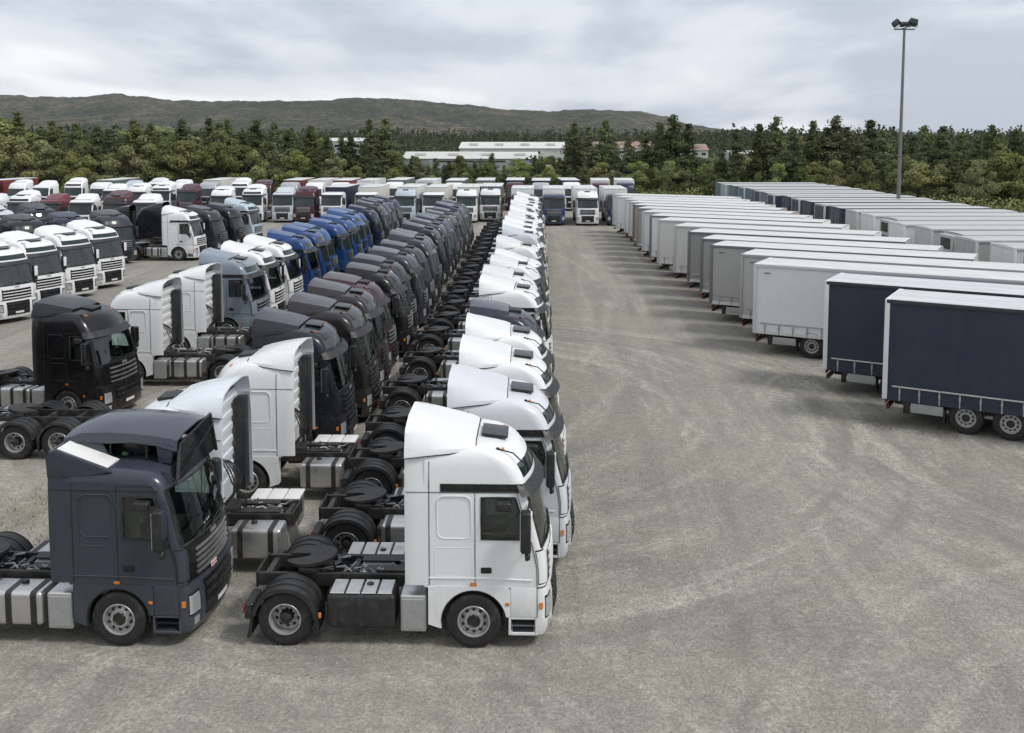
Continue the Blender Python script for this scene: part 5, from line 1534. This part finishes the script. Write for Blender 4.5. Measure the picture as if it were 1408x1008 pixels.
hall(632, 776, 345, 6.2, 28, 'higher white-roofed hall behind the long low pale one', 'white_wall', 'white_wall', 2.2, 2, 1)
hall(808, 898, 340, 6.4, 16, 'red-roofed hall showing between two tall conifers', 'white_wall', 'red_roof', 2.2, 2, 3)
hall(442, 497, 390, 8.6, 18, 'small white hall left of the pair of dark conifers', 'white_wall', 'white_wall', 1.3, 2, 4)
hall(938, 972, 330, 5.8, 14, 'small red-roofed house right of the biggest dark conifer', 'white_wall', 'red_roof', 2.0, 1, 3)
hall(1003, 1044, 330, 4.6, 12, 'little white hall showing through the trees at right', 'white_wall', 'pale_roof', 1.0, 2, 4)

# ------------------------------------------------------------------ flood-light mast
def mast():
    D = 92.0; X = x_at(1228.5, D)
    root = new_obj('floodlight_mast', None, None, (X, D, -.05)); tag(root, 'tall steel floodlight mast rising above the trailers at right', 'light mast')
    H = h_at(40, D) - .3
    bm = bmesh.new(); b_lathe(bm, [(.30, 0), (.30, .04), (.20, .05), (.195, .5), (.11, H), (0, H)], 12, (0, 0, 0), 'z')
    new_obj('pole', from_bm('pole', bm, 'mast_steel'), root)
    bm = bmesh.new(); b_box(bm, -.95, .95, -.06, .06, H - .02, H + .10, .02, 1); b_box(bm, -.06, .06, -.7, .7, H + .11, H + .2, .02, 1)
    new_obj('crossbar', from_bm('crossbar', bm, 'mast_steel'), root)
    for x, z, ry, rx, sc in ((-.80, .62, -38, -22, 1.0), (-.18, .50, -8, -30, .72), (.28, .50, 10, -30, .72), (.78, .70, 14, -18, 1.12)):
        bm = bmesh.new(); b_prism(bm, [(-.36, -.24), (.36, -.24), (.30, .24), (-.30, .24)], -.22, .26, .05)
        f = new_obj('floodlight', from_bm('floodlight', bm, 'chassis'), root, (x, 0, H + z), (R(rx), R(ry), 0)); f.scale = (sc, sc, sc)
        bm = bmesh.new(); b_box(bm, -.30, .30, -.25, -.222, -.19, .19)
        new_obj('lens', from_bm('lens', bm, 'dark_glass'), f)
        bm = bmesh.new(); b_tube(bm, [(-.38, 0, .0), (-.39, 0, -.40), (.39, 0, -.40), (.38, 0, .0)], .03, 5)
        new_obj('bracket', from_bm('bracket', bm, 'mast_steel'), f)
mast()

# ------------------------------------------------------------------ loose stones and weeds on the lot
rng = np.random.default_rng(17)
k = 26000
D = 9.0 + 34 * rng.uniform(0, 1, k) ** 1.6
X = rng.uniform(-.62, .62, k) * D * 1.0
s = rng.gamma(2.2, .0055, k).clip(.006, .034)
base = np.array([[1, 0, 0], [-.5, .87, 0], [-.5, -.87, 0], [.1, .05, .75]])
ang = rng.uniform(0, 6.28, k); ca, sa = np.cos(ang), np.sin(ang)
V = np.empty((k, 4, 3))
for i in range(4):
    j = rng.uniform(.6, 1.4, k)
    V[:, i, 0] = X + s * j * (base[i, 0] * ca - base[i, 1] * sa); V[:, i, 1] = D + s * j * (base[i, 0] * sa + base[i, 1] * ca); V[:, i, 2] = base[i, 2] * s * j - .012
zz = np.array([lot_edge(a, b) for a, b in zip(X, D)]) + .010
V[:, :, 2] += zz[:, None]
F = (np.arange(k)[:, None, None] * 4 + np.array([[0, 1, 3], [1, 2, 3], [2, 0, 3]])[None]).reshape(-1, 3)
n = NT('stone')
M['stone'] = n.pbr(n.ramp(n.n('ShaderNodeNewGeometry').outputs['Random Per Island'], [(0, (.13, .125, .12)), (.5, (.26, .25, .23)), (1, (.44, .42, .38))]), .9)
o = new_obj('loose_gravel', np_mesh('loose_gravel', V.reshape(-1, 3), F, 'stone')); o['kind'] = 'stuff'
tag(o, 'loose stones scattered over the grey gravel lot', 'gravel')
mk_leaf('weed', [(0, (.10, .11, .035)), (.5, (.16, .15, .06)), (1, (.24, .20, .10))])
Cs = []
for (px, py, m, sp) in ((45, 715, 160, .8), (90, 690, 90, .6), (20, 690, 70, .6), (60, 745, 90, .5), (1215, 583, 120, .5), (1300, 592, 90, .4), (1105, 522, 60, .5), (870, 660, 40, .7)):
    X, Y = at(px, py); Cs.append(np.stack([X + rng.normal(0, sp, m), Y + rng.normal(0, sp * .8, m), rng.uniform(0, .09, m)], 1))
C = np.concatenate(Cs); k = len(C); a = rng.uniform(0, 6.28, k); hgt = rng.uniform(.04, .13, k); w_ = .012
V = np.stack([C * [1, 1, 0] + np.stack([np.cos(a) * w_, np.sin(a) * w_, 0 * a - .02], 1), C * [1, 1, 0] - np.stack([np.cos(a) * w_, np.sin(a) * w_, 0 * a + .02], 1), C * [1, 1, 0] + np.stack([np.sin(a) * .05, np.cos(a) * .05, hgt], 1)], 1).reshape(-1, 3)
o = new_obj('weeds', np_mesh('weeds', V, np.arange(3 * k).reshape(k, 3), 'weed')); o['kind'] = 'stuff'
tag(o, 'thin dry weeds growing through the gravel', 'weeds')

# ------------------------------------------------------------------ air
HAZE = 0.00004
if HAZE:
    m = bpy.data.materials.new('haze'); m.use_nodes = True; t = m.node_tree; t.nodes.clear()
    v = t.nodes.new('ShaderNodeVolumePrincipled'); v.inputs['Color'].default_value = (.80, .87, .95, 1); v.inputs['Density'].default_value = HAZE; v.inputs['Anisotropy'].default_value = .2
    t.links.new(v.outputs[0], t.nodes.new('ShaderNodeOutputMaterial').inputs['Volume']); M['haze'] = m
    o = new_obj('haze', box_mesh('haze', 'haze', (-4000, 4000, -320, 5000, -4, 300), bev=0)); o['kind'] = 'stuff'
    tag(o, 'thin bluish haze in the air over the whole lot', 'haze')
